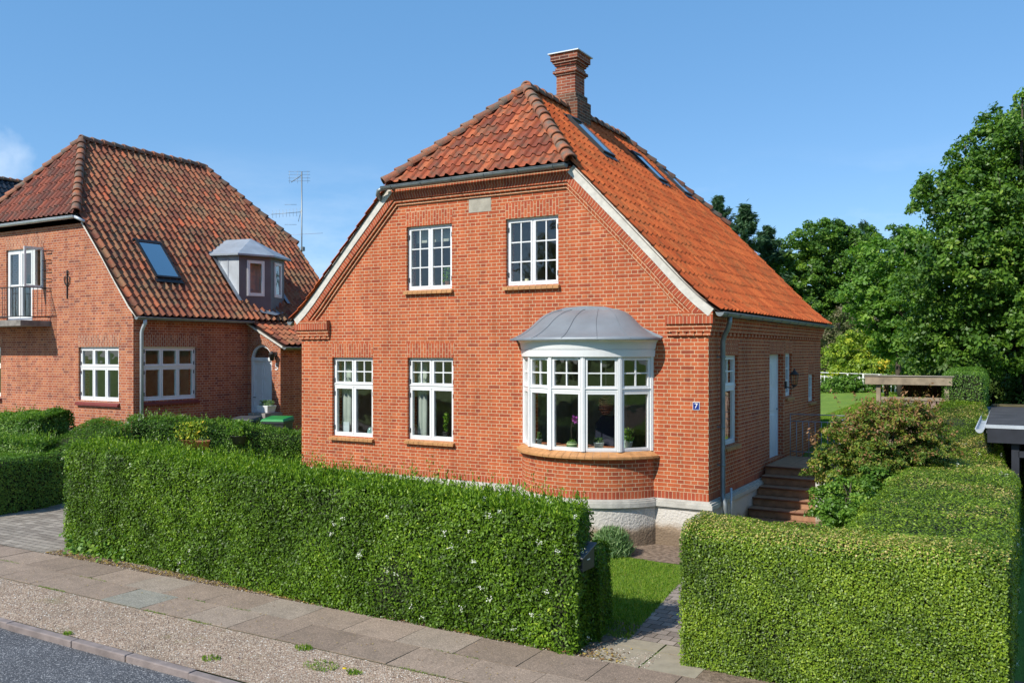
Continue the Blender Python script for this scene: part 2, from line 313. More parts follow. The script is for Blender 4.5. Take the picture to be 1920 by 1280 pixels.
# quick numpy noise
def nse(P, sc, seed=0):
    P = np.asarray(P)*sc; o = np.zeros(len(P)); r = np.random.default_rng(seed)
    for k in range(5):
        d = r.normal(size=3); d /= np.linalg.norm(d); d *= (1+k*.55); ph = r.uniform(0, 6.28)
        d2 = r.normal(size=3)*(.8+.4*k)
        o += np.sin(P@d+ph+1.3*np.sin(P@d2+ph*2))/(1+k*.35)
    return o/3.0
def leaves(name, P, Nn, size, mat, parent=None, aspect=.5, spread=1.0, sizevar=.35, rnd=None, up=.2, axis=None, axw=0, curl=.0):
    """leaf-shaped faces at points P with outward normals Nn"""
    P = np.asarray(P, float); n = len(P); Nn = np.asarray(Nn, float)
    nn = Nn+rng.normal(size=(n, 3))*spread*.6; nn[:, 2] += up
    nn /= np.linalg.norm(nn, axis=1, keepdims=True)+1e-9
    a = rng.normal(size=(n, 3))
    if axis is not None: a = a*(1-axw)+np.asarray(axis)*axw*1.6
    a -= nn*np.sum(a*nn, 1, keepdims=True); a /= np.linalg.norm(a, axis=1, keepdims=True)+1e-9
    b = np.cross(nn, a)
    sz = (size*(1+rng.uniform(-sizevar, sizevar, n)))[:, None] if np.isscalar(size) else (size*(1+rng.uniform(-sizevar, sizevar, n)))[:, None]
    V = np.empty((n, 4, 3)); w_ = sz*aspect*.5
    V[:, 0] = P-a*sz*.5; V[:, 1] = P+b*w_-a*sz*.05+nn*sz*.08; V[:, 2] = P+a*sz*.5; V[:, 3] = P-b*w_-a*sz*.05+nn*sz*.08
    me = bpy.data.meshes.new(name)
    me.vertices.add(4*n); me.vertices.foreach_set('co', V.reshape(-1).astype(np.float32))
    me.loops.add(4*n); me.loops.foreach_set('vertex_index', np.arange(4*n, dtype=np.int32))
    me.polygons.add(n); me.polygons.foreach_set('loop_start', np.arange(0, 4*n, 4, dtype=np.int32)); me.polygons.foreach_set('loop_total', np.full(n, 4, dtype=np.int32))
    me.update(calc_edges=True)
    at = me.attributes.new('rnd', 'FLOAT', 'FACE')
    at.data.foreach_set('value', (rng.uniform(0, 1, n) if rnd is None else np.clip(rnd, 0, 1)).astype(np.float32))
    me.materials.append(mat)
    o = bpy.data.objects.new(name, me); return link(o, parent)
# ------------------------------------------------------------------ roof tiles, ridge tiles, gutters, mouldings
def prof_map(pts):
    """polyline pts (a, z) from eave up -> function v -> (a, z, na, nz)"""
    seg = []; acc = 0
    for p, q in zip(pts[:-1], pts[1:]):
        l = math.hypot(q[0]-p[0], q[1]-p[1]); seg.append((acc, l, p, q)); acc += l
    def f(v):
        for s0, l, p, q in seg:
            if v <= s0+l or (s0, l, p, q) == seg[-1]:
                t = (v-s0)/l; dx, dz = (q[0]-p[0])/l, (q[1]-p[1])/l
                return p[0]+(q[0]-p[0])*t, p[1]+(q[1]-p[1])*t, dx, dz
    f.length = acc; return f
def v_at_z(pts, z):
    acc = 0
    for p, q in zip(pts[:-1], pts[1:]):
        l = math.hypot(q[0]-p[0], q[1]-p[1])
        if q[1] >= z: return acc+l*(z-p[1])/(q[1]-p[1])
        acc += l
    return acc
PROF = [(0, .010), (.18, .0), (.42, .002), (.56, .013), (.66, .038), (.77, .050), (.88, .038), (1.0, .010)]
def tile_field(name, poly, mapf, mat, parent, mi=0, pitch=.225, course=.335, flip=False, jit=.006, roll=1.0, lift=.028, lip=.020):
    """poly: convex polygon in (u,v); mapf(u,v,h)->world"""
    us = [p[0] for p in poly]; vs = [p[1] for p in poly]
    bm = bmesh.new(); lay = bm.faces.layers.float.new('rnd')
    nu = int(math.ceil((max(us)-min(us))/pitch))+1; nv = int(math.ceil((max(vs)-min(vs))/course))+1
    cx = sum(us)/len(us); cy = sum(vs)/len(vs)
    def inside(u, v, m=.5):
        for (a, b2) in zip(poly, poly[1:]+poly[:1]):
            ex, ey = b2[0]-a[0], b2[1]-a[1]; l = math.hypot(ex, ey)
            d = ((u-a[0])*ey-(v-a[1])*ex)/l; dc = ((cx-a[0])*ey-(cy-a[1])*ex)/l
            if d*(1 if dc > 0 else -1) < -m: return False
        return True
    for j in range(nv):
        for i in range(nu):
            u0 = min(us)+i*pitch; v0 = min(vs)+j*course
            if not inside(u0+pitch/2, v0+course/2, .35): continue
            rn = random.random(); if_r = random.random()
            dv = random.uniform(-jit, jit); dh = random.uniform(-jit, jit)*.6; tw = random.uniform(-jit, jit)*.7
            rows = [(0, lift-lip), (0, lift), (.5, lift*.5), (1.04, 0.0)]
            G = []
            for t, hh in rows:
                row = []
                for s_, h_ in PROF:
                    s2 = 1-s_ if flip else s_
                    bow = -.018*(1-(2*s_-.75)**2) if t == 0 and s_ < .6 else 0
                    row.append(bm.verts.new((u0+s2*pitch*1.0, v0+t*course+dv+bow, h_*roll+hh+(lip*.75 if (t == 0 and hh < lift-1e-6 and s_ > .55) else 0)+dh+tw*(s2-.5))))
                G.append(row)
            G.insert(2, [bm.verts.new(v.co) for v in G[1]])
            for a in (0, 2, 3):
                for b2 in range(len(PROF)-1):
                    f = bm.faces.new((G[a][b2], G[a][b2+1], G[a+1][b2+1], G[a+1][b2])); f.smooth = a > 0; f[lay] = rn
    for (a, b2) in zip(poly, poly[1:]+poly[:1]):
        ex, ey = b2[0]-a[0], b2[1]-a[1]; n = Vector((ey, -ex, 0)).normalized()
        if (Vector((cx, cy, 0))-Vector((a[0], a[1], 0))).dot(n) > 0: n = -n
        g = bm.verts[:]+bm.edges[:]+bm.faces[:]
        bmesh.ops.bisect_plane(bm, geom=g, dist=1e-5, plane_co=(a[0], a[1], 0), plane_no=n, clear_outer=True)
    for v in bm.verts: v.co = mapf(*v.co)
    # dark underlay sheet a little below the tiles, added to block light
    me = bpy.data.meshes.new(name); bm.to_mesh(me); bm.free()
    b2_ = bmesh.new(); b2_.faces.new([b2_.verts.new((p[0], p[1], 0)) for p in poly])
    for vv in np.arange(min(vs)+.2, max(vs), .25):
        bmesh.ops.bisect_plane(b2_, geom=b2_.verts[:]+b2_.edges[:]+b2_.faces[:], plane_co=(0, vv, 0), plane_no=(0, 1, 0))
    for v in b2_.verts: v.co = mapf(v.co.x, v.co.y, -.035)
    for f in b2_.faces: f.material_index = 1
    mt_ = bpy.data.meshes.new('t'); b2_.to_mesh(mt_); b2_.free()
    bm = bmesh.new(); bm.from_mesh(me); bm.from_mesh(mt_); bm.to_mesh(me); bm.free(); bpy.data.meshes.remove(mt_); me.materials.append(mat); me.materials.append(M['under'])
    o = bpy.data.objects.new(name, me); return link(o, parent)
def join(objs, name):
    ctx = {'active_object': objs[0], 'selected_editable_objects': objs, 'selected_objects': objs, 'object': objs[0]}
    with bpy.context.temp_override(**ctx): bpy.ops.object.join()
    objs[0].name = name; objs[0].data.name = name; return objs[0]
def ridge_line(mb, A, B, r=.115, step=.34, rnds=None, over=.06):
    A = Vector(A); B = Vector(B); d = (B-A); n = max(1, int(round(d.length/step))); d.normalize(); st = (B-A).length/n
    side = d.cross(Vector((0, 0, 1))).normalized(); up = side.cross(d).normalized()
    for i in range(n):
        p0 = A+d*(i*st); P = []
        jy = random.uniform(-.008, .008); jh = random.uniform(-.006, .006)
        for t, rr, hh in ((0, r*1.10, .022), (0.02, r*1.12, .024), (st*.5, r*1.02, .008), (st+over, r*.93, -.004)):
            c = p0+d*t+side*jy+up*(hh+jh)
            P.append([c+side*(cos(a)*rr)+up*(sin(a)*rr*.95-.03) for a in np.linspace(-.25, pi+.25, 11)])
        # thickness at the lower end
        c = p0+d*.004+side*jy+up*(.022+jh)
        inner = [c+side*(cos(a)*r*.88)+up*(sin(a)*r*.8-.03) for a in np.linspace(-.25, pi+.25, 11)]
        k0 = len(mb.f); mb.grid([inner]+P); rn = random.random()
        mb.rn += [rn]*(len(mb.f)-k0)
def ridge_build(mb, name, mat, parent):
    o = mb.build(name, mat, parent, recalc=False); at = o.data.attributes.new('rnd', 'FLOAT', 'FACE'); at.data.foreach_set('value', np.array(mb.rn, dtype=np.float32)); return o
def gutter(name, A, B, parent, r=.068, out=None, mat=None, brackets=True, ends=True):
    A = Vector(A); B = Vector(B); d = (B-A).normalized(); side = d.cross(Vector((0, 0, 1))).normalized(); mb = MB(); mat = mat or M['zinc']
    P = []; L_ = (B-A).length
    for t in (0, L_):
        c = A+d*t
        P.append([c+side*(cos(a)*r)+Vector((0, 0, sin(a)*r)) for a in np.linspace(pi, 2*pi, 11)]+[c+side*(cos(a)*(r-.006))+Vector((0, 0, sin(a)*(r-.006))) for a in np.linspace(2*pi, pi, 11)])
    mb.grid(P, closed=True)
    for e in (-1, 1):
        mb.tube([A+side*e*r, B+side*e*r], .009, 6)
    if ends:
        for t in (0, L_):
            c = A+d*t; q = [c+side*(cos(a)*r)+Vector((0, 0, sin(a)*r)) for a in np.linspace(pi, 2*pi, 11)]
            mb.add(q+[v+d*(.006 if t else -.006) for v in q], [list(range(11)), list(range(21, 10, -1))])
    o = mb.build(name, mat, parent, recalc=False)
    if brackets:
        n = int(L_/.75)
        for i in range(n+1):
            c = A+d*(.25+i*(L_-.5)/max(n, 1)); 
            path = [c+side*(cos(a)*(r+.006))+Vector((0, 0, sin(a)*(r+.006))) for a in np.linspace(pi, 2*pi, 9)]
            MB().tube(path, .010, 4, cap=False).build('bracket', mat, o)
    return o
def offset_path(path, d):
    """inward offset of an open 2D polyline (left side of travel)"""
    out = []; n = len(path)
    for i in range(n):
        def nrm(a, b2):
            ex, ey = b2[0]-a[0], b2[1]-a[1]; l = math.hypot(ex, ey); return (-ey/l, ex/l)
        ns = []
        if i > 0: ns.append(nrm(path[i-1], path[i]))
        if i < n-1: ns.append(nrm(path[i], path[i+1]))
        nx, ny = sum(a[0] for a in ns)/len(ns), sum(a[1] for a in ns)/len(ns); l = nx*nx+ny*ny
        out.append((path[i][0]+nx*d/l, path[i][1]+ny*d/l))
    return out
def band(mb, path, d0, d1, y0, y1, zmin=None, dirn=1, mi=0, axis='y'):
    a = offset_path(path, d0*dirn); b2 = offset_path(path, d1*dirn); s = 0
    def cl(p, q, z):  # clip end to zmin
        return p
    for i in range(len(path)-1):
        l = math.hypot(path[i+1][0]-path[i][0], path[i+1][1]-path[i][1])
        A0, A1, B0, B1 = a[i], a[i+1], b2[i], b2[i+1]
        f = lambda p, y: (p[0], y, p[1])
        vs = [f(A0, y0), f(A1, y0), f(B1, y0), f(B0, y0), f(A0, y1), f(A1, y1), f(B1, y1), f(B0, y1)]
        uvs = [[(s, d0), (s+l, d0), (s+l, d1), (s, d1)], [(s, d0), (s, d1), (s+l, d1), (s+l, d0)], [(s, y0), (s+l, y0), (s+l, y1), (s, y1)], [(s, y0), (s+l, y0), (s+l, y1), (s, y1)]]
        fs = [(0, 1, 2, 3), (4, 7, 6, 5), (0, 4, 5, 1), (3, 2, 6, 7)]
        if i == 0: fs.append((0, 3, 7, 4)); uvs.append([(y0, d0), (y0, d1), (y1, d1), (y1, d0)])
        if i == len(path)-2: fs.append((1, 5, 6, 2)); uvs.append([(y0, d0), (y1, d0), (y1, d1), (y0, d1)])
        mb.add(vs, fs, uvs, mi=mi); s += l

# ------------------------------------------------------------------ windows
def frame_xf(o, u, n):
    """local (a along wall, h up, d outward) -> world"""
    o = Vector(o); u = Vector(u); n = Vector(n)
    return lambda a, h, d: tuple(o+u*a+n*d+Vector((0, 0, h)))
def lbox(mb, X, a0, a1, h0, h1, d0, d1):
    mb.hexa([X(a0, h0, d0), X(a1, h0, d0), X(a1, h0, d1), X(a0, h0, d1), X(a0, h1, d0), X(a1, h1, d0), X(a1, h1, d1), X(a0, h1, d1)])
def window(parent, X, W, H, rows, fr=.036, depth=.08, sash=.036, bar=.022, hinge=True, name='window', mat=None, handle=None, pmat=None, label=None):
    """rows: list of (h0,h1,[ncols...]) each sash (a0,a1,nx,ny) as fraction; builds frame mesh + pane + hinge"""
    mb = MB(); pn = MB(); HG = []; mat = mat or M['white']
    lbox(mb, X, 0, fr, 0, H, -depth, 0); lbox(mb, X, W-fr, W, 0, H, -depth, 0); lbox(mb, X, fr, W-fr, 0, fr, -depth, .002); lbox(mb, X, fr, W-fr, H-fr, H, -depth, -.002)
    ys = []
    for ri, (h0, h1, sashes) in enumerate(rows):
        n = len(sashes); wi = (W-2*fr)/n
        hh0 = max(h0, fr); hh1 = min(h1, H-fr)
        if h1 < H-1e-6:  # transom
            lbox(mb, X, -.004, W+.004, h1-.03, h1+.03, -depth+.003, .006); lbox(mb, X, -.006, W+.006, h1+.022, h1+.034, -.02, .022)
            hh1 = h1-.03
        if h0 > 1e-6: hh0 = h0+.03
        for k, (nx, ny) in enumerate(sashes):
            a0 = fr+wi*k; a1 = a0+wi
            if k: lbox(mb, X, a0-.012, a0+.012, hh0, hh1, -depth+.004, -.001)
            g = .004; b0, b1, c0, c1 = a0+g+(.012 if k else 0), a1-g-(.012 if k < n-1 else 0), hh0+g, hh1-g
            lbox(mb, X, b0, b0+sash, c0, c1, -depth+.012, .006); lbox(mb, X, b1-sash, b1, c0, c1, -depth+.012, .006)
            lbox(mb, X, b0+sash, b1-sash, c0, c0+sash*1.15, -depth+.012, .0055); lbox(mb, X, b0+sash, b1-sash, c1-sash, c1, -depth+.012, .0055)
            for i in range(1, nx):
                xx = b0+sash+(b1-b0-2*sash)*i/nx; lbox(mb, X, xx-bar/2, xx+bar/2, c0+sash, c1-sash, -.045, -.006)
            for i in range(1, ny):
                yy = c0+sash+(c1-c0-2*sash)*i/ny; lbox(mb, X, b0+sash, b1-sash, yy-bar/2, yy+bar/2, -.043, -.008)
            pn.add([X(b0+sash*.7, c0+sash*.7, -.028), X(b1-sash*.7, c0+sash*.7, -.028), X(b1-sash*.7, c1-sash*.7, -.028), X(b0+sash*.7, c1-sash*.7, -.028)], [(0, 1, 2, 3)])
            if hinge and (n == 1 or k in (0, n-1)):
                e = a0 if k == 0 else a1
                for q in (.14, .86): 
                    yy = c0+(c1-c0)*q; hg = MB(); lbox(hg, X, e-.012, e+.010, yy-.045, yy+.045, -.001, .016); HG.append(hg)
    o = mb.build(name, mat, parent)
    if label: o['label'] = label
    pn.build('pane', pmat or M['glass'], o, recalc=False)
    for hg in HG: hg.build('hinge', M['iron'], o)
    return o
def brick_sill(parent, X, W, over=.04, out=.075, th=.05, drop=.035, mat=None, n=None, depth=.07):
    mb = MB(); j = MB(); n = n or int(round((W+2*over)/.115)); wi = (W+2*over)/n; mat = mat or M['sill']
    for k in range(n):
        a0 = -over+k*wi+.004; a1 = a0+wi-.008
        mb.hexa([X(a0, -th-drop, out), X(a1, -th-drop, out), X(a1, -th+.01, -depth), X(a0, -th+.01, -depth), X(a0, -drop, out), X(a1, -drop, out), X(a1, .004, -depth), X(a0, .004, -depth)])
    j.hexa([X(-over+.006, -th-drop+.006, out-.01), X(W+over-.006, -th-drop+.006, out-.01), X(W+over-.006, -th+.012, -depth), X(-over+.006, -th+.012, -depth),
             X(-over+.006, -drop-.004, out-.01), X(W+over-.006, -drop-.004, out-.01), X(W+over-.006, .0, -depth), X(-over+.006, .0, -depth)])
    o = mb.build('sill', mat, parent); j.build('sill_joint', M['joint'], parent) if False else None
    me2 = j.build('tmp', M['joint'], parent); o2 = join([o, me2], 'sill'); return o2
def arch(mb, X, W, h0, h1, flare=.03, d=.004):
    uv = [(-flare, h1), (W+flare, h1), (W, h0), (0, h0)]
    vs = [X(0, h0, -.01), X(W, h0, -.01), X(W+flare, h1, -.01), X(-flare, h1, -.01), X(0, h0, d), X(W, h0, d), X(W+flare, h1, d), X(-flare, h1, d)]
    q = [(0, h0), (W, h0), (W+flare, h1), (-flare, h1)]
    mb.add(vs, [(4, 5, 6, 7), (0, 1, 5, 4), (1, 2, 6, 5), (2, 3, 7, 6), (3, 0, 4, 7)], [q, [(0, h0), (W, h0), (W, h0), (0, h0)], [q[1], q[2], q[2], q[1]], [q[2], q[3], q[3], q[2]], [q[3], q[0], q[0], q[3]]])

# ------------------------------------------------------------------ main house
W_, D_ = 9.147, 9.1; XR = -W_/2
house = empty('brick_house', (XR, D_/2, 0), 'orange-red brick house with round bay window, lead dome and house number 7', 'house', 'brick houses with half-hipped roofs')
mir = lambda p: (-W_-p[0], p[1])
O = [(.10, 3.98), (-.13, 4.17), (-.39, 4.42), (-.83, 4.90), (-1.45, 5.55), (-2.5, 6.62)]
OL = [mir(p) for p in O]
inn = offset_path(O, .05)
poly = [(-W_, .80), (0, .80), (0, 4.0), (-.20, 4.12), (-.44, 4.36), (-.88, 4.84), (-1.5, 5.49), (-2.52, 6.55)]
poly += [mir(p) for p in reversed(poly[2:])]
wb = MB().prism(poly, 'y', 0, D_); wall = wb.build('wall', M['brick'], house)
cb = MB(); t = .32
ipoly = [(-W_+t, .6), (-t, .6), (-t, 3.95), (-.6, 4.0), (-2.7, 6.25), (-W_+2.7, 6.25), (-W_+.6, 4.0), (-W_+t, 3.95)]
cb.prism(ipoly, 'y', t, D_-t); cut(wall, cb.build('c', M['brick']))
OPEN_F = [(-6.285, 1.11, 4.545, 1.285), (-3.94, 1.12, 4.55, 1.265), (-8.27, 1.11, 1.515, 1.67), (-6.26, 1.12, 1.535, 1.65)]
cb = MB()
for x0, w_, z0, h_ in OPEN_F: cb.box(x0, x0+w_, -.2, .5, z0, z0+h_)
cb.box(-3.42, -1.12, -.2, .5, 1.60, 3.22)
for x0 in (-7.6, -3.0): cb.box(x0, x0+1.7, D_-.5, D_+.2, 1.7, 3.2); cb.box(x0+.3, x0+1.4, D_-.5, D_+.2, 4.5, 5.8)  # unseen rear openings, added to let sky light into the rooms
OPEN_S = [(.88, .86, 1.64, 1.60), (4.0, 1.2, 1.05, 2.2), (5.36, .62, 2.32, .95), (7.68, .68, 2.09, .66)]
for y0, w_, z0, h_ in OPEN_S: cb.box(-.5, .2, y0, y0+w_, z0, z0+h_)
cut(wall, cb.build('c', M['brick']))
me = wall.data; me.materials.clear(); me.materials.append(M['brick']); me.materials.append(M['plaster']); uv_box(me)
for p in me.polygons:
    c = p.center; p.material_index = 1 if (-W_+.25 < c.x < -.25 and .25 < c.y < D_-.25) else 0
# corner bonding, arches, rowlock course, cornice
XF = [frame_xf((x0, 0, z0), (1, 0, 0), (0, -1, 0)) for x0, w_, z0, h_ in OPEN_F]
for (x0, w_, z0, h_), X in zip(OPEN_F, XF): am = MB(); arch(am, X, w_, h_, h_+.29); am.build('window_arch', M['brickv'], house)
for k, (y0, w_, z0, h_) in enumerate(OPEN_S):
    am = MB(); arch(am, frame_xf((0, y0, z0), (0, 1, 0), (1, 0, 0)), w_, h_, h_+.26, .0); am.build('door_arch' if k == 1 else 'window_arch', M['brickv'], house)
rb = MB()
def vband(mb, pts, z0, z1, out=.004, back=-.02):
    s = 0
    P = [Vector((p[0], p[1], 0)) for p in pts]; outp = []
    for i, p in enumerate(P):
        ds = []
        if i > 0: ds.append((P[i]-P[i-1]).normalized())
        if i < len(P)-1: ds.append((P[i+1]-P[i]).normalized())
        ns = [Vector((d.y, -d.x, 0)) for d in ds]; n = sum(ns, Vector())/len(ns); outp.append(n/n.length_squared)
    for i in range(len(P)-1):
        l = (P[i+1]-P[i]).length; a, b2 = P[i], P[i+1]; na, nb = outp[i], outp[i+1]
        q = [a+na*back, b2+nb*back, b2+nb*out, a+na*out]
        vs = [(v.x, v.y, z0) for v in q]+[(v.x, v.y, z1) for v in q]
        fs = [(3, 2, 6, 7), (4, 7, 6, 5), (0, 1, 2, 3)]; uvs = [[(s, z0), (s+l, z0), (s+l, z1), (s, z1)], [(s, 0), (s, .1), (s+l, .1), (s+l, 0)], [(s, 0), (s+l, 0), (s+l, .1), (s, .1)]]
        if i == 0: fs.append((0, 3, 7, 4)); uvs.append([(0, z0), (.1, z0), (.1, z1), (0, z1)])
        if i == len(P)-2: fs.append((1, 5, 6, 2)); uvs.append([(0, z0), (0, z1), (.1, z1), (.1, z0)])
        mb.add(vs, fs, uvs); s += l
BC = (-2.27, .608); BR_ = 1.408
def bayarc(r, n=24, y0=0.0):
    """plan points of the bay curve from left to right, cut at y=y0"""
    a1 = math.acos((BC[1]-y0)/r); return [(BC[0]+r*sin(a), BC[1]-r*cos(a)) for a in np.linspace(-a1, a1, n)]
bay_w = bayarc(BR_+.035)
vband(rb, [(-W_, 0.0), (bay_w[0][0], 0.0)], .80, .918); vband(rb, bay_w, .80, .918); vband(rb, [(bay_w[-1][0], 0.0), (0, 0), (0, 3.9)], .80, .918)
rb.build('rowlock_course', M['brickv1'], house)
# plinth with moulded cap
pm = MB()
for pts, o_ in (([(-W_, 0), (-3.72, 0)], .05), ([(-.93, 0), (0, 0), (0, 3.95)], .05)):
    vband(pm, pts, -.3, .64, .045, -.2)
vband(pm, [(0, 5.3), (0, D_), (-W_, D_), (-W_, 0)], -.3, .80, .045, -.2)
vband(pm, bayarc(BR_+.05, 24, .05), -.3, .64, .045, -.4)
pm.build('plinth', M['plinth'], house, recalc=False)
pc = MB()
for z0, z1, o_ in ((.64, .67, .065), (.67, .745, .095), (.745, .775, .075), (.775, .799, .035)):
    vband(pc, [(-W_, 0), (-3.72, 0)], z0, z1, o_, -.15); vband(pc, bayarc(BR_+.05, 24, .05), z0, z1, o_, -.4); vband(pc, [(-.93, 0), (0, 0), (0, 3.95)], z0, z1, o_, -.15)
pc.build('plinth_cap', M['plinthcap'], house, recalc=False)
# gable mouldings
def mould(mb, path_r, path_l, d0, d1, y0, y1=.01):
    full = list(path_r)+list(reversed(path_l)); band(mb, full, d0, d1, y0, y1, dirn=1)
gm = MB()
for pp in (O, list(reversed(OL))): strip = MB(); band(strip, pp, -.055, .11, -.118, .012); strip.build('verge_mortar', M['mortar'], house)
mould(gm, O, OL, .112, .235, -.10)
g1 = gm.build('gable_moulding', M['brickv1'], house)
gm = MB(); mould(gm, O, OL, .237, .29, -.070); mould(gm, O, OL, .292, .345, -.035)
gm.build('gable_corbel', M['brick'], house, recalc=False)
tc_ = MB(); tc_.box(XR-2.06, XR+2.06, -.099, .01, 6.50, 6.655); tc_.build('top_course', M['brickv1'], house, uv=True)
# kneelers
for x0, x1 in ((-W_-.11, -8.33), (-.72, .11)):
    e = 1 if x1 > 0 else -1; km = MB(); kv = MB()
    def tier(mb, z0, z1, y, inset):
        a0, a1 = (x0+inset, x1-(.0 if e < 0 else inset)) if e < 0 else (x0+(.0), x1-inset)
        mb.box(a0, a1, y, .02, z0, z1)
    tier(km, 3.905, 3.975, -.115, 0); tier(kv, 3.775, 3.903, -.112, .002); tier(km, 3.705, 3.773, -.080, .03); tier(km, 3.64, 3.703, -.062, .045)
    tier(km, 3.575, 3.638, -.034, .062)
    n = 5
    for k in range(n):
        a = x0+.06+(x1-x0-.12)*(k+.25)/n; km.box(a, a+.105, -.052, .02, 3.577, 3.637)
    kn = km.build('kneeler', M['brick'], house, uv=True); kv.build('kneeler_course', M['brickv1'], kn, uv=True)
# eaves cornice on the long side
cm = MB()
for z0, z1, o_ in ((3.86, 3.975, .108), (3.775, 3.858, .09), (3.705, 3.773, .06), (3.64, 3.703, .045)): cm.box(.0, o_, .02, D_, z0, z1)
for k in range(int(D_/.24)): cm.box(0, .045, .1+k*.24, .1+k*.24+.12, 3.575, 3.638)
cm.build('eaves_cornice', M['brick'], house, uv=True)
# inside: floors and partition walls
fm = MB(); fm.box(-W_+.33, -.33, .33, D_-.33, .80, .98); fm.box(-W_+.33, -.33, .33, D_-.33, 3.45, 3.75); fm.build('interior_floor', M['floor'], house)
fm = MB(); fm.box(-W_+.33, -3.3, 4.2, 4.3, .98, 3.45); fm.box(-4.75, -4.65, .33, 4.2, .98, 3.45); fm.box(-W_+2.6, -2.6, 4.2, 4.3, 3.75, 5.9); fm.box(-4.6, -4.5, .33, 4.2, 3.75, 5.9)
fm.build('interior_wall', M['plaster'], house)
# windows, front
WL = []
X0 = frame_xf((0, 0, 0), (1, 0, 0), (0, -1, 0))
for (x0, w_, z0, h_), low in zip(OPEN_F, (0, 0, 1, 1)):
    X = frame_xf((x0, .065, z0), (1, 0, 0), (0, -1, 0))
    if low: o = window(house, X, w_, h_, [(0, h_*.645, [(1, 1), (1, 1)]), (h_*.645, h_, [(2, 2), (2, 2)])])
    else: o = window(house, X, w_, h_, [(0, h_, [(2, 3), (2, 3)])])
    brick_sill(o, frame_xf((x0, 0, z0), (1, 0, 0), (0, -1, 0)), w_)
# windows, side
for y0, w_, z0, h_, rows in ((.88, .86, 1.64, 1.60, [(0, 1.03, [(1, 1)]), (1.03, 1.6, [(2, 2)])]), (5.36, .62, 2.32, .95, [(0, .95, [(2, 3)])]), (7.68, .68, 2.09, .66, [(0, .66, [(2, 2)])])):
    X = frame_xf((-.065, y0, z0), (0, 1, 0), (1, 0, 0)); o = window(house, X, w_, h_, rows, hinge=False)
    brick_sill(o, frame_xf((0, y0, z0), (0, 1, 0), (1, 0, 0)), w_, .02, .06)
for x0 in (-7.6, -3.0):  # unseen back windows, added to brighten the rooms
    window(house, frame_xf((x0+1.7, D_-.06, 1.7), (-1, 0, 0), (0, 1, 0)), 1.7, 1.5, [(0, 1.5, [(1, 1), (1, 1)])], hinge=False); window(house, frame_xf((x0+1.4, D_-.06, 4.5), (-1, 0, 0), (0, 1, 0)), 1.1, 1.3, [(0, 1.3, [(1, 1), (1, 1)])], hinge=False)
# door
dm = MB(); X = frame_xf((-.13, 4.0, 1.05), (0, 1, 0), (1, 0, 0))
lbox(dm, X, 0, .07, 0, 2.2, -.08, .01); lbox(dm, X, 1.13, 1.2, 0, 2.2, -.08, .01); lbox(dm, X, .07, 1.13, 2.12, 2.2, -.08, .008); lbox(dm, X, .07, 1.13, 0, 2.12, -.06, -.01)
for a0, a1 in ((.17, .57), (.63, 1.03)):
    for h0, h1 in ((.2, .9), (1.0, 1.45), (1.55, 2.0)): lbox(dm, X, a0, a1, h0, h1, -.012, .006)
door = dm.build('door', M['white'], house)
hm = MB(); hm.tube([X(1.06, 1.02, -.02), X(1.06, 1.02, .05), X(.95, 1.02, .05)], .010, 6); hm.build('handle', M['zinc'], door)
# bay window
bm_ = MB(); s = 0; pts = bayarc(BR_+.03, 28)
def curved_wall(mb, pts, z0, z1, thick=.25):
    s = 0
    for a, b2 in zip(pts[:-1], pts[1:]):
        l = math.hypot(b2[0]-a[0], b2[1]-a[1])
        mb.add([(a[0], a[1], z0), (b2[0], b2[1], z0), (b2[0], b2[1], z1), (a[0], a[1], z1)], [(0, 1, 2, 3)], [[(s, z0), (s+l, z0), (s+l, z1), (s, z1)]], smooth=True); s += l
curved_wall(bm_, pts, .80, 1.56); bay_wall = bm_.build('bay_wall', M['brick'], house)
# inner solid so the wall has a top and a back
im = MB(); inner = bayarc(BR_-.08, 20); im.prism([(p[0], p[1]) for p in inner], 'z', .80, 1.585); im.build('bay_floor', M['plaster'], house)
ang = [R(a) for a in (-64.4, -38.6, -12.87, 12.87, 38.6, 64.4)]
V = [Vector((BC[0]+BR_*sin(a), BC[1]-BR_*cos(a), 0)) for a in ang]
z0, z1 = 1.60, 3.215
bayf = MB()
for i, v in enumerate(V):
    n = Vector((sin(ang[i]), -cos(ang[i]), 0)); tdir = Vector((n.y*-1, n.x, 0)); tdir = Vector((-n.y, n.x, 0))
    a_ = .036; X = frame_xf((v.x, v.y, 0), tuple(tdir), tuple(n)); lbox(bayf, X, -a_, a_, z0, z1, -.10, .018); lbox(bayf, X, -.012, .012, z0, z1, .018, .026)
bay = bayf.build('bay_window', M['white'], house)
for i in range(5):
    a, b2 = V[i], V[i+1]; u = (b2-a).normalized(); n = Vector((u.y, -u.x, 0)); l = (b2-a).length
    X = frame_xf((a.x+u.x*.028, a.y+u.y*.028, z0), tuple(u), tuple(n))
    # sash frames are parts of the bay; panes come as sub-parts below
    mb = MB(); o = window(house, X, l-.056, z1-z0, [(0, 1.045, [(1, 1)]), (1.045, z1-z0, [(2, 2)])], fr=.016, sash=.034, hinge=False, name='bay_sash')
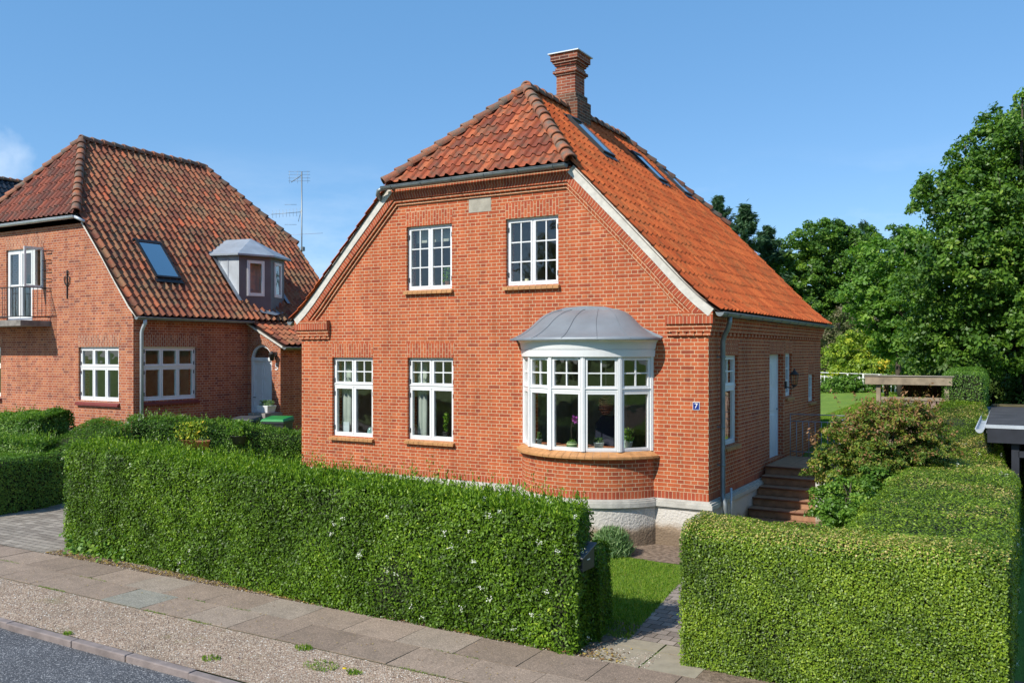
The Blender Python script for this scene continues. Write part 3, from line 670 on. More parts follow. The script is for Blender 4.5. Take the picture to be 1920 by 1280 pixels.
# bay sill of sloping yellow bricks
sm = MB(); jm = MB(); n = 26; a1 = R(66)
for k in range(n):
    p0 = -a1+2*a1*k/n+.0022; p1 = -a1+2*a1*(k+1)/n-.0022
    def q(a, r, z): return (BC[0]+r*sin(a), min(BC[1]-r*cos(a), -.0), z)
    r0, r1 = BR_-.06, BR_+.135
    sm.hexa([q(p0, r1, 1.487), q(p1, r1, 1.487), q(p1, r0, 1.55), q(p0, r0, 1.55), q(p0, r1, 1.525), q(p1, r1, 1.525), q(p1, r0, 1.612), q(p0, r0, 1.612)])
    p0 -= .003; p1 += .003; r1 -= .008
    jm.hexa([q(p0, r1, 1.492), q(p1, r1, 1.492), q(p1, r0, 1.55), q(p0, r0, 1.55), q(p0, r1, 1.520), q(p1, r1, 1.520), q(p1, r0, 1.607), q(p0, r0, 1.607)])
a = sm.build('sill', M['sill'], bay); b_ = jm.build('t', M['joint'], bay); join([a, b_], 'sill')
# white fascia, flaring, in two boards and a cove
def ring(mb, prof, n=36, ymin=0.0, mi=0):
    """prof: list of (r,z); swept along the bay circle, ended at the wall"""
    P = []
    for r_, z_ in prof:
        a1 = math.acos((BC[1]-ymin)/r_); P.append([(BC[0]+r_*sin(a), BC[1]-r_*cos(a), z_) for a in np.linspace(-a1, a1, n)])
    mb.grid(P, mi=mi, smooth=False)
fm = MB(); r = BR_
ring(fm, [(r-.1, 3.215), (r+.035, 3.215), (r+.045, 3.22), (r+.055, 3.335), (r+.035, 3.338), (r+.035, 3.345), (r+.055, 3.35), (r+.07, 3.44), (r+.08, 3.475), (r+.105, 3.50), (r+.11, 3.52), (r-.1, 3.52)])
fm.build('fascia', M['white'], bay)
im = MB(); im.prism(bayarc(r-.02, 24), 'z', 3.225, 3.23); im.build('ceiling', M['plaster'], bay)
# bell-shaped lead roof: rings shrink and rise towards the wall
dm = MB(); T = [(0, 1.44, .955, 3.505), (.0, 1.45, .965, 3.535), (.12, 1.34, .86, 3.575), (.25, 1.22, .74, 3.645), (.40, 1.07, .61, 3.75), (.55, .96, .49, 3.86), (.70, .87, .36, 3.945), (.85, .76, .22, 4.01), (.95, .66, .11, 4.045), (1, .60, .02, 4.06)]
P = []
for _, hw, dp, z in T:
    row = []
    for a in np.linspace(-pi/2, pi/2, 31):
        row.append((BC[0]+hw*sin(a), -dp*abs(cos(a))**.85, z))
    P.append(row)
dm.grid(P, smooth=True)
# flashing strip lying on the wall round the roof
ol = [(-1.47, 3.56), (-1.14, 3.72), (-.90, 3.90), (-.69, 4.04), (-.40, 4.105), (0, 4.125), (.40, 4.10), (.66, 4.04), (.88, 3.90), (1.12, 3.72), (1.48, 3.56)]
il = [(-1.44, 3.52), (-1.06, 3.67), (-.83, 3.84), (-.62, 3.97), (-.36, 4.03), (0, 4.05), (.36, 4.03), (.60, 3.97), (.81, 3.84), (1.04, 3.67), (1.40, 3.52)]
dm.grid([[(BC[0]+x, -.016, z) for x, z in ol], [(BC[0]+x, -.02, z) for x, z in il], [(BC[0]+x*.97, -.05, z-.02) for x, z in il]], smooth=False)
lead = dm.build('roof', M['lead'], bay, recalc=True)
sm = MB()
for a in R(-52), R(-26), 0, R(26), R(52):
    sm.tube([(BC[0]+hw*sin(a), -dp*abs(cos(a))**.85-.004, z+.004) for _, hw, dp, z in T[1:]], .0045, 5)
sm.build('seam', M['lead'], bay)
# stone plaque
MB().box(-4.775, -4.27, -.006, .05, 5.995, 6.265).build('stone_plaque', simple('grey_stone_plaque', (.36, .33, .27), .9, bump=.003, var=.2), house)
# enamel number plate
np_ = MB().box(-.262, -.155, -.012, .0, 2.33, 2.455).build('house_number', simple('blue_enamel', (.012, .03, .20), .25), house, bevel=.003)
text_mesh('numeral', '7', .115, .002, M['white'], np_, Matrix.Translation((-.208, -.015, 2.393)) @ Matrix.Rotation(pi/2, 4, 'X'))
fr = MB()
for x0, x1, z0_, z1_ in ((-.268, -.149, 2.452, 2.458), (-.268, -.149, 2.326, 2.332), (-.268, -.262, 2.332, 2.452), (-.155, -.149, 2.332, 2.452)): fr.box(x0, x1, -.014, 0, z0_, z1_)
fr.build('rim', M['white'], np_)

# ------------------------------------------------------------------ main roof
RP = [(.235, 3.995), (-.10, 4.255), (-.40, 4.54), (-.85, 5.01), (-1.45, 5.64), (-2.5, 6.725), (XR, 8.86)]
def roof_set(parent, RP, XR, Wx, yf, yb, hipz, ridge_y0, ridge_y1, mats, hip_y, back_y, kw={}):
    """half-hipped tiled roof; RP is the right slope profile (x,z) from eave to ridge"""
    pr_ = prof_map(RP); Lr = pr_.length; vh = v_at_z(RP, hipz)
    def mp_right(u, v, h):
        x, z, dx, dz = pr_(v); return (x+dz*h, u, z-dx*h)
    def mp_left(u, v, h):
        x, z, dx, dz = pr_(v); return (2*XR-(x+dz*h), u, z-dx*h)
    poly = [(yf, 0), (yb, 0), (yb, vh), (ridge_y1, Lr), (ridge_y0, Lr), (yf, vh)]
    objs = [tile_field('roof', poly, mp_right, mats[0], parent, flip=False, **kw)]
    objs.append(tile_field('t', poly, mp_left, mats[2], parent, flip=True))
    # front hip
    xh = np.interp(hipz, [p[1] for p in RP], [p[0] for p in RP]); zr = RP[-1][1]
    hw = xh-XR; A = Vector((XR-hw, hip_y, hipz)); Ld = math.hypot(ridge_y0-hip_y, zr-hipz); dy, dz = (ridge_y0-hip_y)/Ld, (zr-hipz)/Ld
    mpf = lambda u, v, h: (XR+u, hip_y+dy*v-dz*h, hipz+dz*v+dy*h)
    objs.append(tile_field('t', [(-hw, 0), (hw, 0), (0, Ld)], mpf, mats[1], parent, roll=1.15))
    mpb = lambda u, v, h: (XR+u, back_y-dy*v+dz*h, hipz+dz*v+dy*h)
    Lb = math.hypot(back_y-ridge_y1, zr-hipz)
    objs.append(tile_field('t', [(-hw, 0), (hw, 0), (0, Lb)], lambda u, v, h: (XR+u, back_y-(back_y-ridge_y1)/Lb*v+(zr-hipz)/Lb*h, hipz+(zr-hipz)/Lb*v+(back_y-ridge_y1)/Lb*h), mats[1], parent, roll=1.15))
    roof = join(objs, 'roof')
    rm = MB(); rm.rn = []
    up = .05
    for s_ in (-1, 1):
        ridge_line(rm, (XR+s_*(hw+.02), hip_y-.03, hipz+up-.01), (XR, ridge_y0, zr+up)); ridge_line(rm, (XR+s_*(hw+.02), back_y+.03, hipz+up-.01), (XR, ridge_y1, zr+up))
    ridge_line(rm, (XR, ridge_y0-.05, zr+up+.01), (XR, ridge_y1+.05, zr+up+.01))
    ridge_build(rm, 'ridge_tiles', M['ridge'], roof)
    return roof, hw
roof, HW = roof_set(house, RP, XR, W_, -.15, D_+.12, 6.70, 1.93, 7.2, (M['tile_new'], M['tile_old'], M['tile_new']), -.20, D_+.2, kw=dict(lift=.019, lip=.026, roll=.8, jit=.004))
roof['label'] = 'orange tiled roof, darker on the front hip'
gutter('gutter', (XR-HW-.02, -.27, 6.635), (XR+HW-.05, -.27, 6.665), house)
gutter('gutter', (.235, -.13, 3.955), (.235, D_+.12, 3.955), house)
gutter('gutter', (-W_-.235, -.13, 3.955), (-W_-.235, D_+.12, 3.955), house)
gm = MB(); gm.tube([(XR-HW-.02, -.27, 6.60), (XR-HW-.12, -.27, 6.57), (XR-HW-.18, -.22, 6.50), (XR-HW-.2, -.1, 6.42)], .045, 8); gm.build('gutter_outlet', M['zinc'], house)
# downpipe on the long side
dp = MB(); dp.tube([(.235, .42, 3.90), (.235, .42, 3.80), (.20, .44, 3.70), (.13, .46, 3.58), (.10, .47, 3.48), (.10, .47, .9), (.11, .44, .82), (.16, .40, .72), (.18, .40, -.05)], .042, 10); dpo = dp.build('downpipe', M['zinc'], house)
for z in (1.35, 2.0, 3.2): MB().tube([(.10, .47, z), (.10, .47, z+.03)], .049, 10).box(0, .1, .46, .48, z, z+.03).build('pipe_clamp', M['zinc'], dpo)
MB().tube([(.17, .72, .3), (.17, .72, .95)], .022, 8).build('drain_pipe', M['zincl'], house)
# chimney
cy0, cy1 = 3.75, 4.24
ch = MB(); hx = .24
def chb(mb, z0, z1, o_, oy=None): oy = o_ if oy is None else oy; mb.box(XR-hx-o_, XR+hx+o_, cy0-o_, cy1+oy, z0, z1)
chb(ch, 9.22, 9.66, 0); chb(ch, 9.66, 9.70, .03); chb(ch, 9.70, 9.76, .065); chb(ch, 9.76, 9.83, .02); chb(ch, 9.83, 9.88, .0); chb(ch, 9.88, 9.93, .035); chb(ch, 9.93, 9.985, .07); chb(ch, 9.985, 10.135, .105)
chim = ch.build('chimney', M['bricko'], roof, uv=True, recalc=False)
c2 = MB(); chb(c2, 9.075, 9.22, .045, .07); c2.box(XR-hx-.09, XR+hx+.09, cy0-.07, cy1+.16, 8.1, 9.075)
c2.build('chimney_base', M['brickold'], roof, uv=True)
c3 = MB(); c3.hexa([(XR-hx-.15, cy0-.15, 10.135), (XR+hx+.15, cy0-.15, 10.135), (XR+hx+.15, cy1+.15, 10.135), (XR-hx-.15, cy1+.15, 10.135), (XR-hx-.15, cy0-.15, 10.16), (XR+hx+.15, cy0-.15, 10.16), (XR+hx+.15, cy1+.15, 10.16), (XR-hx-.15, cy1+.15, 10.16)])
c3.build('chimney_cap', M['zincl'], roof)
MB().lathe(XR, 4.0, [(.13, 10.16), (.13, 10.20), (.09, 10.23), (.02, 10.24)], 16).build('chimney_pot', M['iron'], roof)
# roof windows
def skylight(parent, up_, ymid, w_, z_lo, z_hi, RPp, fm_=None):
    zz = [p[1] for p in RPp]; xx = [p[0] for p in RPp]
    x0, x1 = np.interp(z_lo, zz, xx), np.interp(z_hi, zz, xx); d = Vector((x1-x0, 0, z_hi-z_lo)); L_ = d.length; d.normalize(); n = Vector((d.z, 0, -d.x)); u = Vector((0, 1, 0)); o_ = Vector((x0, ymid-w_/2, z_lo))+n*(up_ or 0)
    P = lambda a, b2, h: tuple(o_+u*a+d*b2+n*h)
    def bx_(mb, a0, a1, b0, b1, h0, h1): mb.hexa([P(a0, b0, h0), P(a1, b0, h0), P(a1, b1, h0), P(a0, b1, h0), P(a0, b0, h1), P(a1, b0, h1), P(a1, b1, h1), P(a0, b1, h1)])
    mb = MB(); f = .06
    bx_(mb, 0, f, 0, L_, -.05, .10); bx_(mb, w_-f, w_, 0, L_, -.05, .10); bx_(mb, f, w_-f, 0, f, -.05, .097); bx_(mb, f, w_-f, L_-f*1.5, L_, -.05, .11)
    bx_(mb, -.03, w_+.03, -.14, 0, .02, .055); bx_(mb, -.04, w_+.04, L_, L_+.05, 0, .07)
    o = mb.build('skylight', M['dark'] if fm_ is None else fm_, parent)
    g = MB(); bx_(g, f, w_-f, f, L_-f*1.5, .085, .091); g.build('pane', M['rglass'], o); return o
skylight(house, None, 3.17, .60, 7.52, 8.42, RP); skylight(house, None, 6.25, .60, 7.45, 8.22, RP); skylight(house, None, 7.85, .60, 7.36, 8.1, RP)
# front steps, landing and railing
st = MB(); tm = simple('brown_step_tile', (.33, .18, .10), .75, var=.25, scale=8, bump=.002); ts = simple('brown_step_edge', (.20, .09, .055), .7)
zs = [1.03, .865, .70, .535, .37, .205]; ys = [3.42, 3.12, 2.82, 2.52, 2.22, 1.92]
prev = 5.35
for k, (z, y) in enumerate(zip(zs, ys)):
    st.box(.052, 1.33+.0*k, y+.03, prev, z-.165 if k else 0, z-.035)
    for j in range(3):
        a0 = .052+j*.426; st.box(a0+.003, a0+.423, y, prev+.03 if k == 0 else prev, z-.033, z, mi=1 if False else 0)
    prev = y+.03
steps = st.build('steps', tm, house, bevel=.008)
em = MB()
for z, y in zip(zs, ys): em.tube([(.052, y-.002, z-.018), (1.33, y-.002, z-.018)], .017, 6)
em.build('step_nosing', ts, steps)
MB().box(1.34, 1.50, 1.9, 5.35, -.1, 1.0).box(1.334, 1.339, 3.4, 5.35, -.1, .99).build('step_side', M['plinth'], steps)
rl = MB(); xr, rw = 1.42, .012
for z in (1.95, 1.80, 1.14): rl.tube([(.12, 5.30, z), (1.42, 5.30, z)], rw, 6); rl.tube([(xr, 3.5, z), (xr, 5.30, z)], rw, 6)
for k in range(11): a = .12+k*.13; rl.tube([(a, 5.30, 1.03), (a, 5.30, 1.95 if k in (0, 10) else 1.80)], rw*.8, 6)
for k in range(1, 14): a = 3.5+k*.138; rl.tube([(xr, a, 1.0), (xr, a, 1.95 if k == 13 else 1.80)], rw*.8, 6)
rl.build('railing', simple('grey_steel_railing', (.34, .31, .34), .5, metal=.3), house)
# wall lamp by the door
lm = MB(); lm.box(0, .03, 5.27, 5.37, 2.5, 2.66); lm.tube([(.02, 5.32, 2.55), (.14, 5.32, 2.50), (.20, 5.32, 2.54)], .012, 6); lm.lathe(.20, 5.32, [(.03, 2.54), (.06, 2.57), (.06, 2.585)], 6)
lm.lathe(.20, 5.32, [(.095, 2.80), (.10, 2.82), (.04, 2.88), (.015, 2.91), (.02, 2.94)], 6)
for k in range(6): a = 2*pi*k/6; lm.tube([(.20+.058*cos(a), 5.32+.058*sin(a), 2.58), (.20+.09*cos(a), 5.32+.09*sin(a), 2.80)], .005, 4)
lamp = lm.build('wall_lamp', M['iron'], house); MB().lathe(.20, 5.32, [(.05, 2.585), (.082, 2.80)], 6, smooth=False).build('lamp_glass', glassmat('lamp_glass', (.9, .85, .7), 1), lamp)
# ------------------------------------------------------------------ neighbour house, number 5
NXR = -19.43; NX = -14.857; NL = 2*NXR-NX; ND = 7.75
nb = empty('brick_house', (NXR, ND/2, .6), 'brown-red brick house with balcony, zinc dormer and house number 5', 'house', 'brick houses with half-hipped roofs')
NRP = [(-14.60, 4.20), (-14.93, 4.54), (-15.46, 5.15), (-16.0, 5.82), (-16.77, 6.72), (-17.0, 6.98), (NXR, 9.50)]
nm = lambda p: (2*NXR-p[0], p[1])
NO = [(-14.62, 4.17), (-14.95, 4.44), (-15.46, 5.05), (-16.0, 5.72), (-16.77, 6.60), (-16.87, 6.72)]
poly = [(NL, .5), (NX, .5), (NX, 4.12)]+[(x-.03, z-.02) for x, z in NO[1:]]; poly += [nm(p) for p in reversed(poly[2:])]
nw = MB().prism(poly, 'y', 0, ND).build('wall', M['brickn'], nb)
ip = [(NL+.32, 0), (NX-.32, 0), (NX-.32, 4.0), (-17.1, 6.4), (2*NXR+17.1, 6.4), (NL+.32, 4.0)]
cut(nw, MB().prism(ip, 'y', .32, ND-.32).build('c', M['brickn']))
cb = MB(); cb.box(-17.10, -15.43, -.3, .5, 2.03, 3.43); cb.box(-20.43, -18.66, -.3, .5, 4.15, 6.17); cb.box(-22.4, -20.7, -.3, .5, 2.03, 3.43)
cb.box(-15.3, -14.5, .30, 1.96, 2.05, 3.43); cut(nw, cb.build('c', M['brickn']))
me = nw.data; me.materials.clear(); me.materials.append(M['brickn']); me.materials.append(M['plaster']); uv_box(me)
for p in me.polygons:
    c = p.center; p.material_index = 1 if (NL+.25 < c.x < NX-.25 and .25 < c.y < ND-.25) else 0
for x0, w_, z0, z1 in ((-17.10, 1.67, 3.43, 3.76), (-22.4, 1.7, 3.43, 3.76)): am = MB(); arch(am, frame_xf((x0, 0, 0), (1, 0, 0), (0, -1, 0)), w_, z0, z1, .08); am.build('window_arch', M['bricknv'], nb)
am = MB(); arch(am, frame_xf((NX, .30, 0), (0, 1, 0), (1, 0, 0)), 1.66, 3.43, 3.75, .08); am.build('window_arch', M['bricknv'], nb)
am = MB(); arch(am, frame_xf((-20.43, 0, 0), (1, 0, 0), (0, -1, 0)), 1.77, 6.17, 6.5, .1); am.build('window_arch', M['bricknv'], nb)
for x0, w_ in ((-17.10, 1.67), (-22.4, 1.7)):
    X = frame_xf((x0, .06, 2.03), (1, 0, 0), (0, -1, 0)); o = window(nb, X, w_, 1.40, [(0, .87, [(1, 1)]*3), (.87, 1.40, [(1, 1)]*3)], fr=.055)
    rs = MB(); Y = frame_xf((x0, 0, 2.03), (1, 0, 0), (0, -1, 0)); rs.hexa([Y(-.05, -.13, .08), Y(w_+.05, -.13, .08), Y(w_+.05, -.10, -.05), Y(-.05, -.10, -.05), Y(-.05, -.08, .08), Y(w_+.05, -.08, .08), Y(w_+.05, -.005, -.06), Y(-.05, -.005, -.06)])
    rs.build('sill', simple('dark_red_sill', (.19, .035, .03), .5), o)
X = frame_xf((NX-.06, .30, 2.05), (0, 1, 0), (1, 0, 0)); o = window(nb, X, 1.66, 1.38, [(0, .86, [(1, 1)]*3), (.86, 1.38, [(1, 1)]*3)], fr=.055)
rs = MB(); Y = frame_xf((NX, .30, 2.05), (0, 1, 0), (1, 0, 0)); rs.hexa([Y(-.05, -.13, .08), Y(1.71, -.13, .08), Y(1.71, -.10, -.05), Y(-.05, -.10, -.05), Y(-.05, -.08, .08), Y(1.71, -.08, .08), Y(1.71, -.005, -.06), Y(-.05, -.005, -.06)])
rs.build('sill', bpy.data.materials['dark_red_sill'], o)
# balcony door between two side lights
X = frame_xf((-20.43, .05, 4.15), (1, 0, 0), (0, -1, 0)); bd = window(nb, X, 1.25, 2.02, [(0, .12, [(1, 1)]), (.12, 2.02, [(1, 1), (1, 1)])] if False else [(0, 2.02, [(1, 2), (1, 2)])], fr=.05, sash=.07, bar=.06, hinge=False, name='balcony_door')
X = frame_xf((-19.18, .05, 5.02), (1, 0, 0), (0, -1, 0)); ow = MB()
for a0, a1, h0, h1 in ((0, .05, 0, 1.15), (.47, .52, 0, 1.15), (.05, .47, 0, .05), (.05, .47, 1.10, 1.15)): lbox(ow, X, a0, a1, h0, h1, -.07, 0)
sw = ow.build('window', M['white'], nb)
MB().box(-19.18, -18.66, .0, .32, 4.15, 5.02).build('infill_wall', M['brickn'], nb, uv=True)
X = frame_xf((-18.68, -.0, 5.05), (-.12, -.993, 0), (.993, -.12, 0)); cm = MB(); cp = MB()
for a0, a1, h0, h1 in ((0, .05, 0, 1.1), (.45, .50, 0, 1.1), (.05, .45, 0, .06), (.05, .45, 1.04, 1.1)): lbox(cm, X, a0, a1, h0, h1, -.02, .02)
oc = cm.build('open_casement', M['white'], sw); cp.add([X(.05, .06, 0), X(.45, .06, 0), X(.45, 1.04, 0), X(.05, 1.04, 0)], [(0, 1, 2, 3)])
cp.build('pane', M['glass'], sw, recalc=False)
# balcony
MB().box(-21.25, -18.32, -.84, 0, 3.99, 4.14).build('balcony', simple('weathered_concrete', (.21, .19, .17), .95, var=.35, scale=5, bump=.01), nb)
rl = MB(); k = 0
for z in (5.02, 4.24): rl.tube([(-21.2, -.80, z), (-18.36, -.80, z)], .014, 6); rl.tube([(-18.36, -.80, z), (-18.36, -.0, z)], .014, 6); rl.tube([(-21.2, -.80, z), (-21.2, -.0, z)], .014, 6)
for i in range(24): a = -21.2+2.84*i/23; rl.tube([(a, -.80, 4.14 if i % 6 == 0 else 4.24), (a, -.80, 5.02)], .008, 5)
for i in range(1, 7): a = -.8+.8*i/7; rl.tube([(-18.36, a, 4.24), (-18.36, a, 5.02)], .008, 5); rl.tube([(-21.2, a, 4.24), (-21.2, a, 5.02)], .008, 5)
rl.build('balcony_railing', M['iron'], nb)
# wall anchor and rungs
an = MB(); an.box(-17.585, -17.555, -.03, 0, 4.72, 5.48)
for s_ in (-1, 1): an.tube([(-17.57, -.025, 5.05), (-17.57+s_*.10, -.025, 5.15), (-17.57+s_*.12, -.025, 5.28), (-17.57+s_*.06, -.025, 5.32)], .014, 5)
an.tube([(-17.57, -.025, 5.35), (-17.50, -.025, 5.42), (-17.57, -.025, 5.52), (-17.64, -.025, 5.42), (-17.57, -.025, 5.35)], .014, 5)
an.build('wall_anchor', M['iron'], nb)
for i in range(5):
    z = 5.02+i*.255; g_ = MB(); g_.tube([(-18.55, 0, z), (-18.55, -.09, z), (-18.30, -.09, z), (-18.30, 0, z)], .012, 5); g_.build('rung', M['iron'], nb)
# plinth, verge
vp = MB(); vband(vp, [(NL, 0), (NX, 0), (NX, ND)], -.2, 1.28, .03, -.2); vp.build('plinth', simple('grey_render', (.36, .33, .29), .95, var=.25, scale=2, bump=.008), nb, recalc=False)
MB().box(-15.98, -15.82, -.034, -.03, 1.08, 1.2).build('vent', M['dark'], nb)
for pp in (NO, list(reversed([nm(p) for p in NO]))): vm = MB(); band(vm, pp, 0, .045, -.06, .02); vm.build('verge_mortar', M['mortar'], nb)
nroof, nhw = roof_set(nb, NRP, NXR, 9.15, -.10, ND+.1, 6.93, 1.65, 6.1, (M['tile_n'], M['tile_nh'], M['tile_n']), -.15, ND+.15, kw=dict(roll=1.5, lift=.028, lip=.024, pitch=.215))
nroof['label'] = 'brown weathered tiled roof'
gutter('gutter', (NXR-nhw-.05, -.22, 6.86), (NXR+nhw+.03, -.22, 6.86), nb, mat=M['zincl'], brackets=False)
gm = MB(); gm.tube([(NXR+nhw+.03, -.22, 6.83), (NXR+nhw+.15, -.20, 6.78), (NXR+nhw+.28, -.12, 6.70)], .04, 8); gm.build('gutter_outlet', M['zincl'], nb)
gutter('gutter', (-14.60, -.1, 4.17), (-14.60, 3.75, 4.17), nb, mat=M['zinc'], brackets=False)
gutter('gutter', (NL-.255, -.1, 4.17), (NL-.255, ND, 4.17), nb, mat=M['zinc'], brackets=False)
MB().tube([(-14.60, .15, 4.12), (-14.60, .15, 4.02), (-14.70, .16, 3.90), (-14.76, .17, 3.80), (-14.76, .17, .7)], .045, 10).build('downpipe', M['zincl'], nb)
skylight(nb, .04, 1.52, .80, 5.22, 6.27, NRP)
# porch with arched door
PX = -13.56; PY = 3.77
pw = MB().prism([(NX-.1, .5), (PX, .5), (PX, 3.40), (NX-.1, 4.12)], 'y', PY, 7.6).build('porch_wall', M['brickn'], nb)
dcx, dr = -14.33, .435; pts = [(dcx-dr, .4), (dcx+dr, .4)]+[(dcx+dr*cos(a), 3.08+dr*sin(a)) for a in np.linspace(0, pi, 13)]
cut(pw, MB().prism(pts, 'y', PY-.2, PY+.22).build('c', M['brickn'])); uv_box(pw.data)
ap = [(dcx+.58*cos(a), 3.08+.58*sin(a)) for a in np.linspace(0, pi, 15)]; aq = [(dcx+.44*cos(a), 3.08+.44*sin(a)) for a in np.linspace(0, pi, 15)]
am = MB(); P = [[(x, PY-.012, z) for x, z in ap], [(x, PY-.012, z) for x, z in aq], [(x, PY+.1, z) for x, z in aq]]; U = [[(i*.125, 0.59) for i in range(15)], [(i*.125, 0.01) for i in range(15)], [(i*.125, -.09) for i in range(15)]]
am.grid([[(x, PY+.01, z) for x, z in ap]]+P, uvs=[[(i*.125, .6) for i in range(15)]]+U, smooth=False); am.build('door_arch', M['brickv1'] if False else M['bricknv'], nb, recalc=False)
dm = MB(); dmp = [(dcx-dr, 1.25), (dcx+dr, 1.25)]+[(dcx+dr*cos(a), 3.08+dr*sin(a)) for a in np.linspace(0, pi, 13)]
# frame ring and leaf
dm.box(dcx-dr, dcx-dr+.07, PY+.06, PY+.14, 1.25, 3.08); dm.box(dcx+dr-.07, dcx+dr, PY+.06, PY+.14, 1.25, 3.08); dm.box(dcx-dr, dcx+dr, PY+.055, PY+.14, 3.04, 3.14)
P = []
for r0, yy in ((dr, PY+.06), (dr-.07, PY+.06), (dr-.07, PY+.14)): P.append([(dcx+r0*cos(a), yy, 3.08+r0*sin(a)) for a in np.linspace(0, pi, 15)])
dm.grid(P, smooth=False); dm.box(dcx-dr+.07, dcx+dr-.07, PY+.10, PY+.15, 1.25, 3.04)
for c0 in (dcx-.31, dcx+.03):
    for z0, z1 in ((1.35, 1.62), (1.70, 2.05), (2.12, 2.50), (2.57, 2.98)):
        for a0, a1, b0, b1 in ((c0, c0+.28, z0, z0+.02), (c0, c0+.28, z1-.02, z1), (c0, c0+.02, z0+.02, z1-.02), (c0+.26, c0+.28, z0+.02, z1-.02)): dm.box(a0, a1, PY+.088, PY+.10, b0, b1)
ndoor = dm.build('door', M['white'], nb, recalc=False)
MB().prism([(dcx+(dr-.06)*cos(a), 3.12+(dr-.09)*sin(a)) for a in np.linspace(0, pi, 13)], 'y', PY+.10, PY+.11).build('fanlight', M['glass'], ndoor)
MB().tube([(dcx-.33, PY+.09, 2.0), (dcx-.33, PY+.03, 2.0), (dcx-.23, PY+.03, 2.0)], .01, 6).build('handle', M['iron'], ndoor)
text_mesh('house_number', '5', .27, .006, M['white'], nb, Matrix.Translation((-13.70, PY-.01, 2.87)) @ Matrix.Rotation(pi/2, 4, 'X'))
lm = MB(); lm.box(-13.78, -13.68, PY-.02, PY, 3.16, 3.3); lm.tube([(-13.73, PY, 3.25), (-13.73, PY-.15, 3.28)], .012, 6); lm.lathe(-13.73, PY-.16, [(.05, 3.05), (.08, 3.22), (.10, 3.24), (.02, 3.32)], 8); lm.build('wall_lamp', M['iron'], nb)
vm = MB(); vm.hexa([(NX-.02, PY-.05, 4.10), (PX+.12, PY-.05, 3.40), (PX+.12, PY+.02, 3.40), (NX-.02, PY+.02, 4.10), (NX-.02, PY-.05, 4.155), (PX+.12, PY-.05, 3.455), (PX+.12, PY+.02, 3.455), (NX-.02, PY+.02, 4.155)]); vm.build('porch_verge', M['mortar'], nb)
PRP = [(PX+.22, 3.46), (NX-.05, 4.26), (-15.5, 4.75)]
pp_ = prof_map(PRP)
tile_field('porch_roof', [(PY-.07, 0), (7.8, 0), (7.8, pp_.length), (5.7, pp_.length), (PY+.3, 1.62), (PY-.07, 1.55)], lambda u, v, h: (pp_(v)[0]+pp_(v)[3]*h, u, pp_(v)[1]-pp_(v)[2]*h+.02), M['tile_n'], nb)
gutter('gutter', (PX+.2, PY-.05, 3.43), (PX+.2, 7.7, 3.43), nb, brackets=False)
X = frame_xf((PX+.0, 4.75, 2.0), (0, 1, 0), (1, 0, 0)); window(nb, X, .6, 1.0, [(0, 1.0, [(1, 1)])], hinge=False, depth=.02)
stp = MB(); stp.box(dcx-.6, dcx+.75, PY-1.1, PY, .3, 1.18); stp.box(dcx-.6, dcx+.75, PY-1.45, PY-1.1, .3, .98); stp.box(dcx-.6, dcx+.75, PY-1.8, PY-1.45, .3, .78); stp.box(dcx+.30, dcx+.95, PY-.75, PY-.1, 1.18, 1.62)
stp.build('steps', simple('grey_concrete_step', (.25, .23, .21), .9, var=.2), nb)
M['lead2'] = simple('blue_grey_zinc', (.34, .38, .42), .5, metal=.3, var=.12, scale=3)
# dormer: shallow prow with two facets, zinc clad
P1 = (-15.155, 3.72); P2 = (-14.80, 4.62); P3 = (-15.155, 5.52); zt = 6.14
dmr = MB()
dmr.box(-17.0, P1[0]-.06, P1[1], P3[1], 4.5, zt-.01); dmr.box(P1[0]-.062, P1[0], P1[1], P1[1]+.03, 4.55, zt-.01)
dormer = dmr.build('dormer', M['zincl'], nb)
for s_ in (-15.6, -15.95, -16.3): sm = MB(); sm.box(s_-.008, s_+.008, P1[1]-.02, P1[1], 4.7, zt); sm.build('seam', M['zincl'], dormer)
df = MB(); dp_ = MB()
for a, b2 in ((P1, P2), (P2, P3)):
    u = Vector((b2[0]-a[0], b2[1]-a[1], 0)); l = u.length; u.normalize(); n = Vector((u.y, -u.x, 0)); X = frame_xf((a[0], a[1], 0), tuple(u), tuple(n))
    w0, w1 = .24, l-.20
    lbox(df, X, 0, w0, 4.35, zt, -.05, 0); lbox(df, X, w1, l, 4.35, zt, -.05, 0); lbox(df, X, w0, w1, 4.35, 4.93, -.05, -.001); lbox(df, X, w0, w1, 5.97, zt, -.05, -.001)
    Xw = frame_xf((a[0]+u.x*w0, a[1]+u.y*w0, 4.93), tuple(u), tuple(n)); window(nb, frame_xf(tuple(Vector((a[0]+u.x*w0, a[1]+u.y*w0, 4.93))+n*.02), tuple(u), tuple(n)), w1-w0, 1.04, [(0, 1.04, [(1, 1)])], fr=.03, sash=.05, hinge=False, name='dormer_window')
df.build('dormer_front', M['zincshade'], dormer)  # dark tone imitates the shade on these faces against the lit cheek
ap_ = (-15.62, 4.62, 6.70); e_ = .13
E1 = (P1[0]+e_, P1[1]-e_-.03, zt); E2 = (P2[0]+e_*1.2, P2[1], zt); E3 = (P3[0]+e_, P3[1]+e_+.03, zt); B1 = (-16.75, P1[1]-e_-.03, zt+.05); B3 = (-16.75, P3[1]+e_+.03, zt+.05); RB = (-17.1, 4.62, 6.74)
dr_ = MB(); lo = lambda p: (p[0], p[1], p[2]-.05)
dr_.add([ap_, E1, E2, E3, B1, B3, RB, lo(E1), lo(E2), lo(E3), lo(B1), lo(B3)], [(0, 1, 2), (0, 2, 3), (0, 6, 4, 1), (0, 3, 5, 6), (1, 7, 8, 2), (2, 8, 9, 3), (1, 4, 10, 7), (3, 9, 11, 5), (7, 10, 11, 9, 8)])
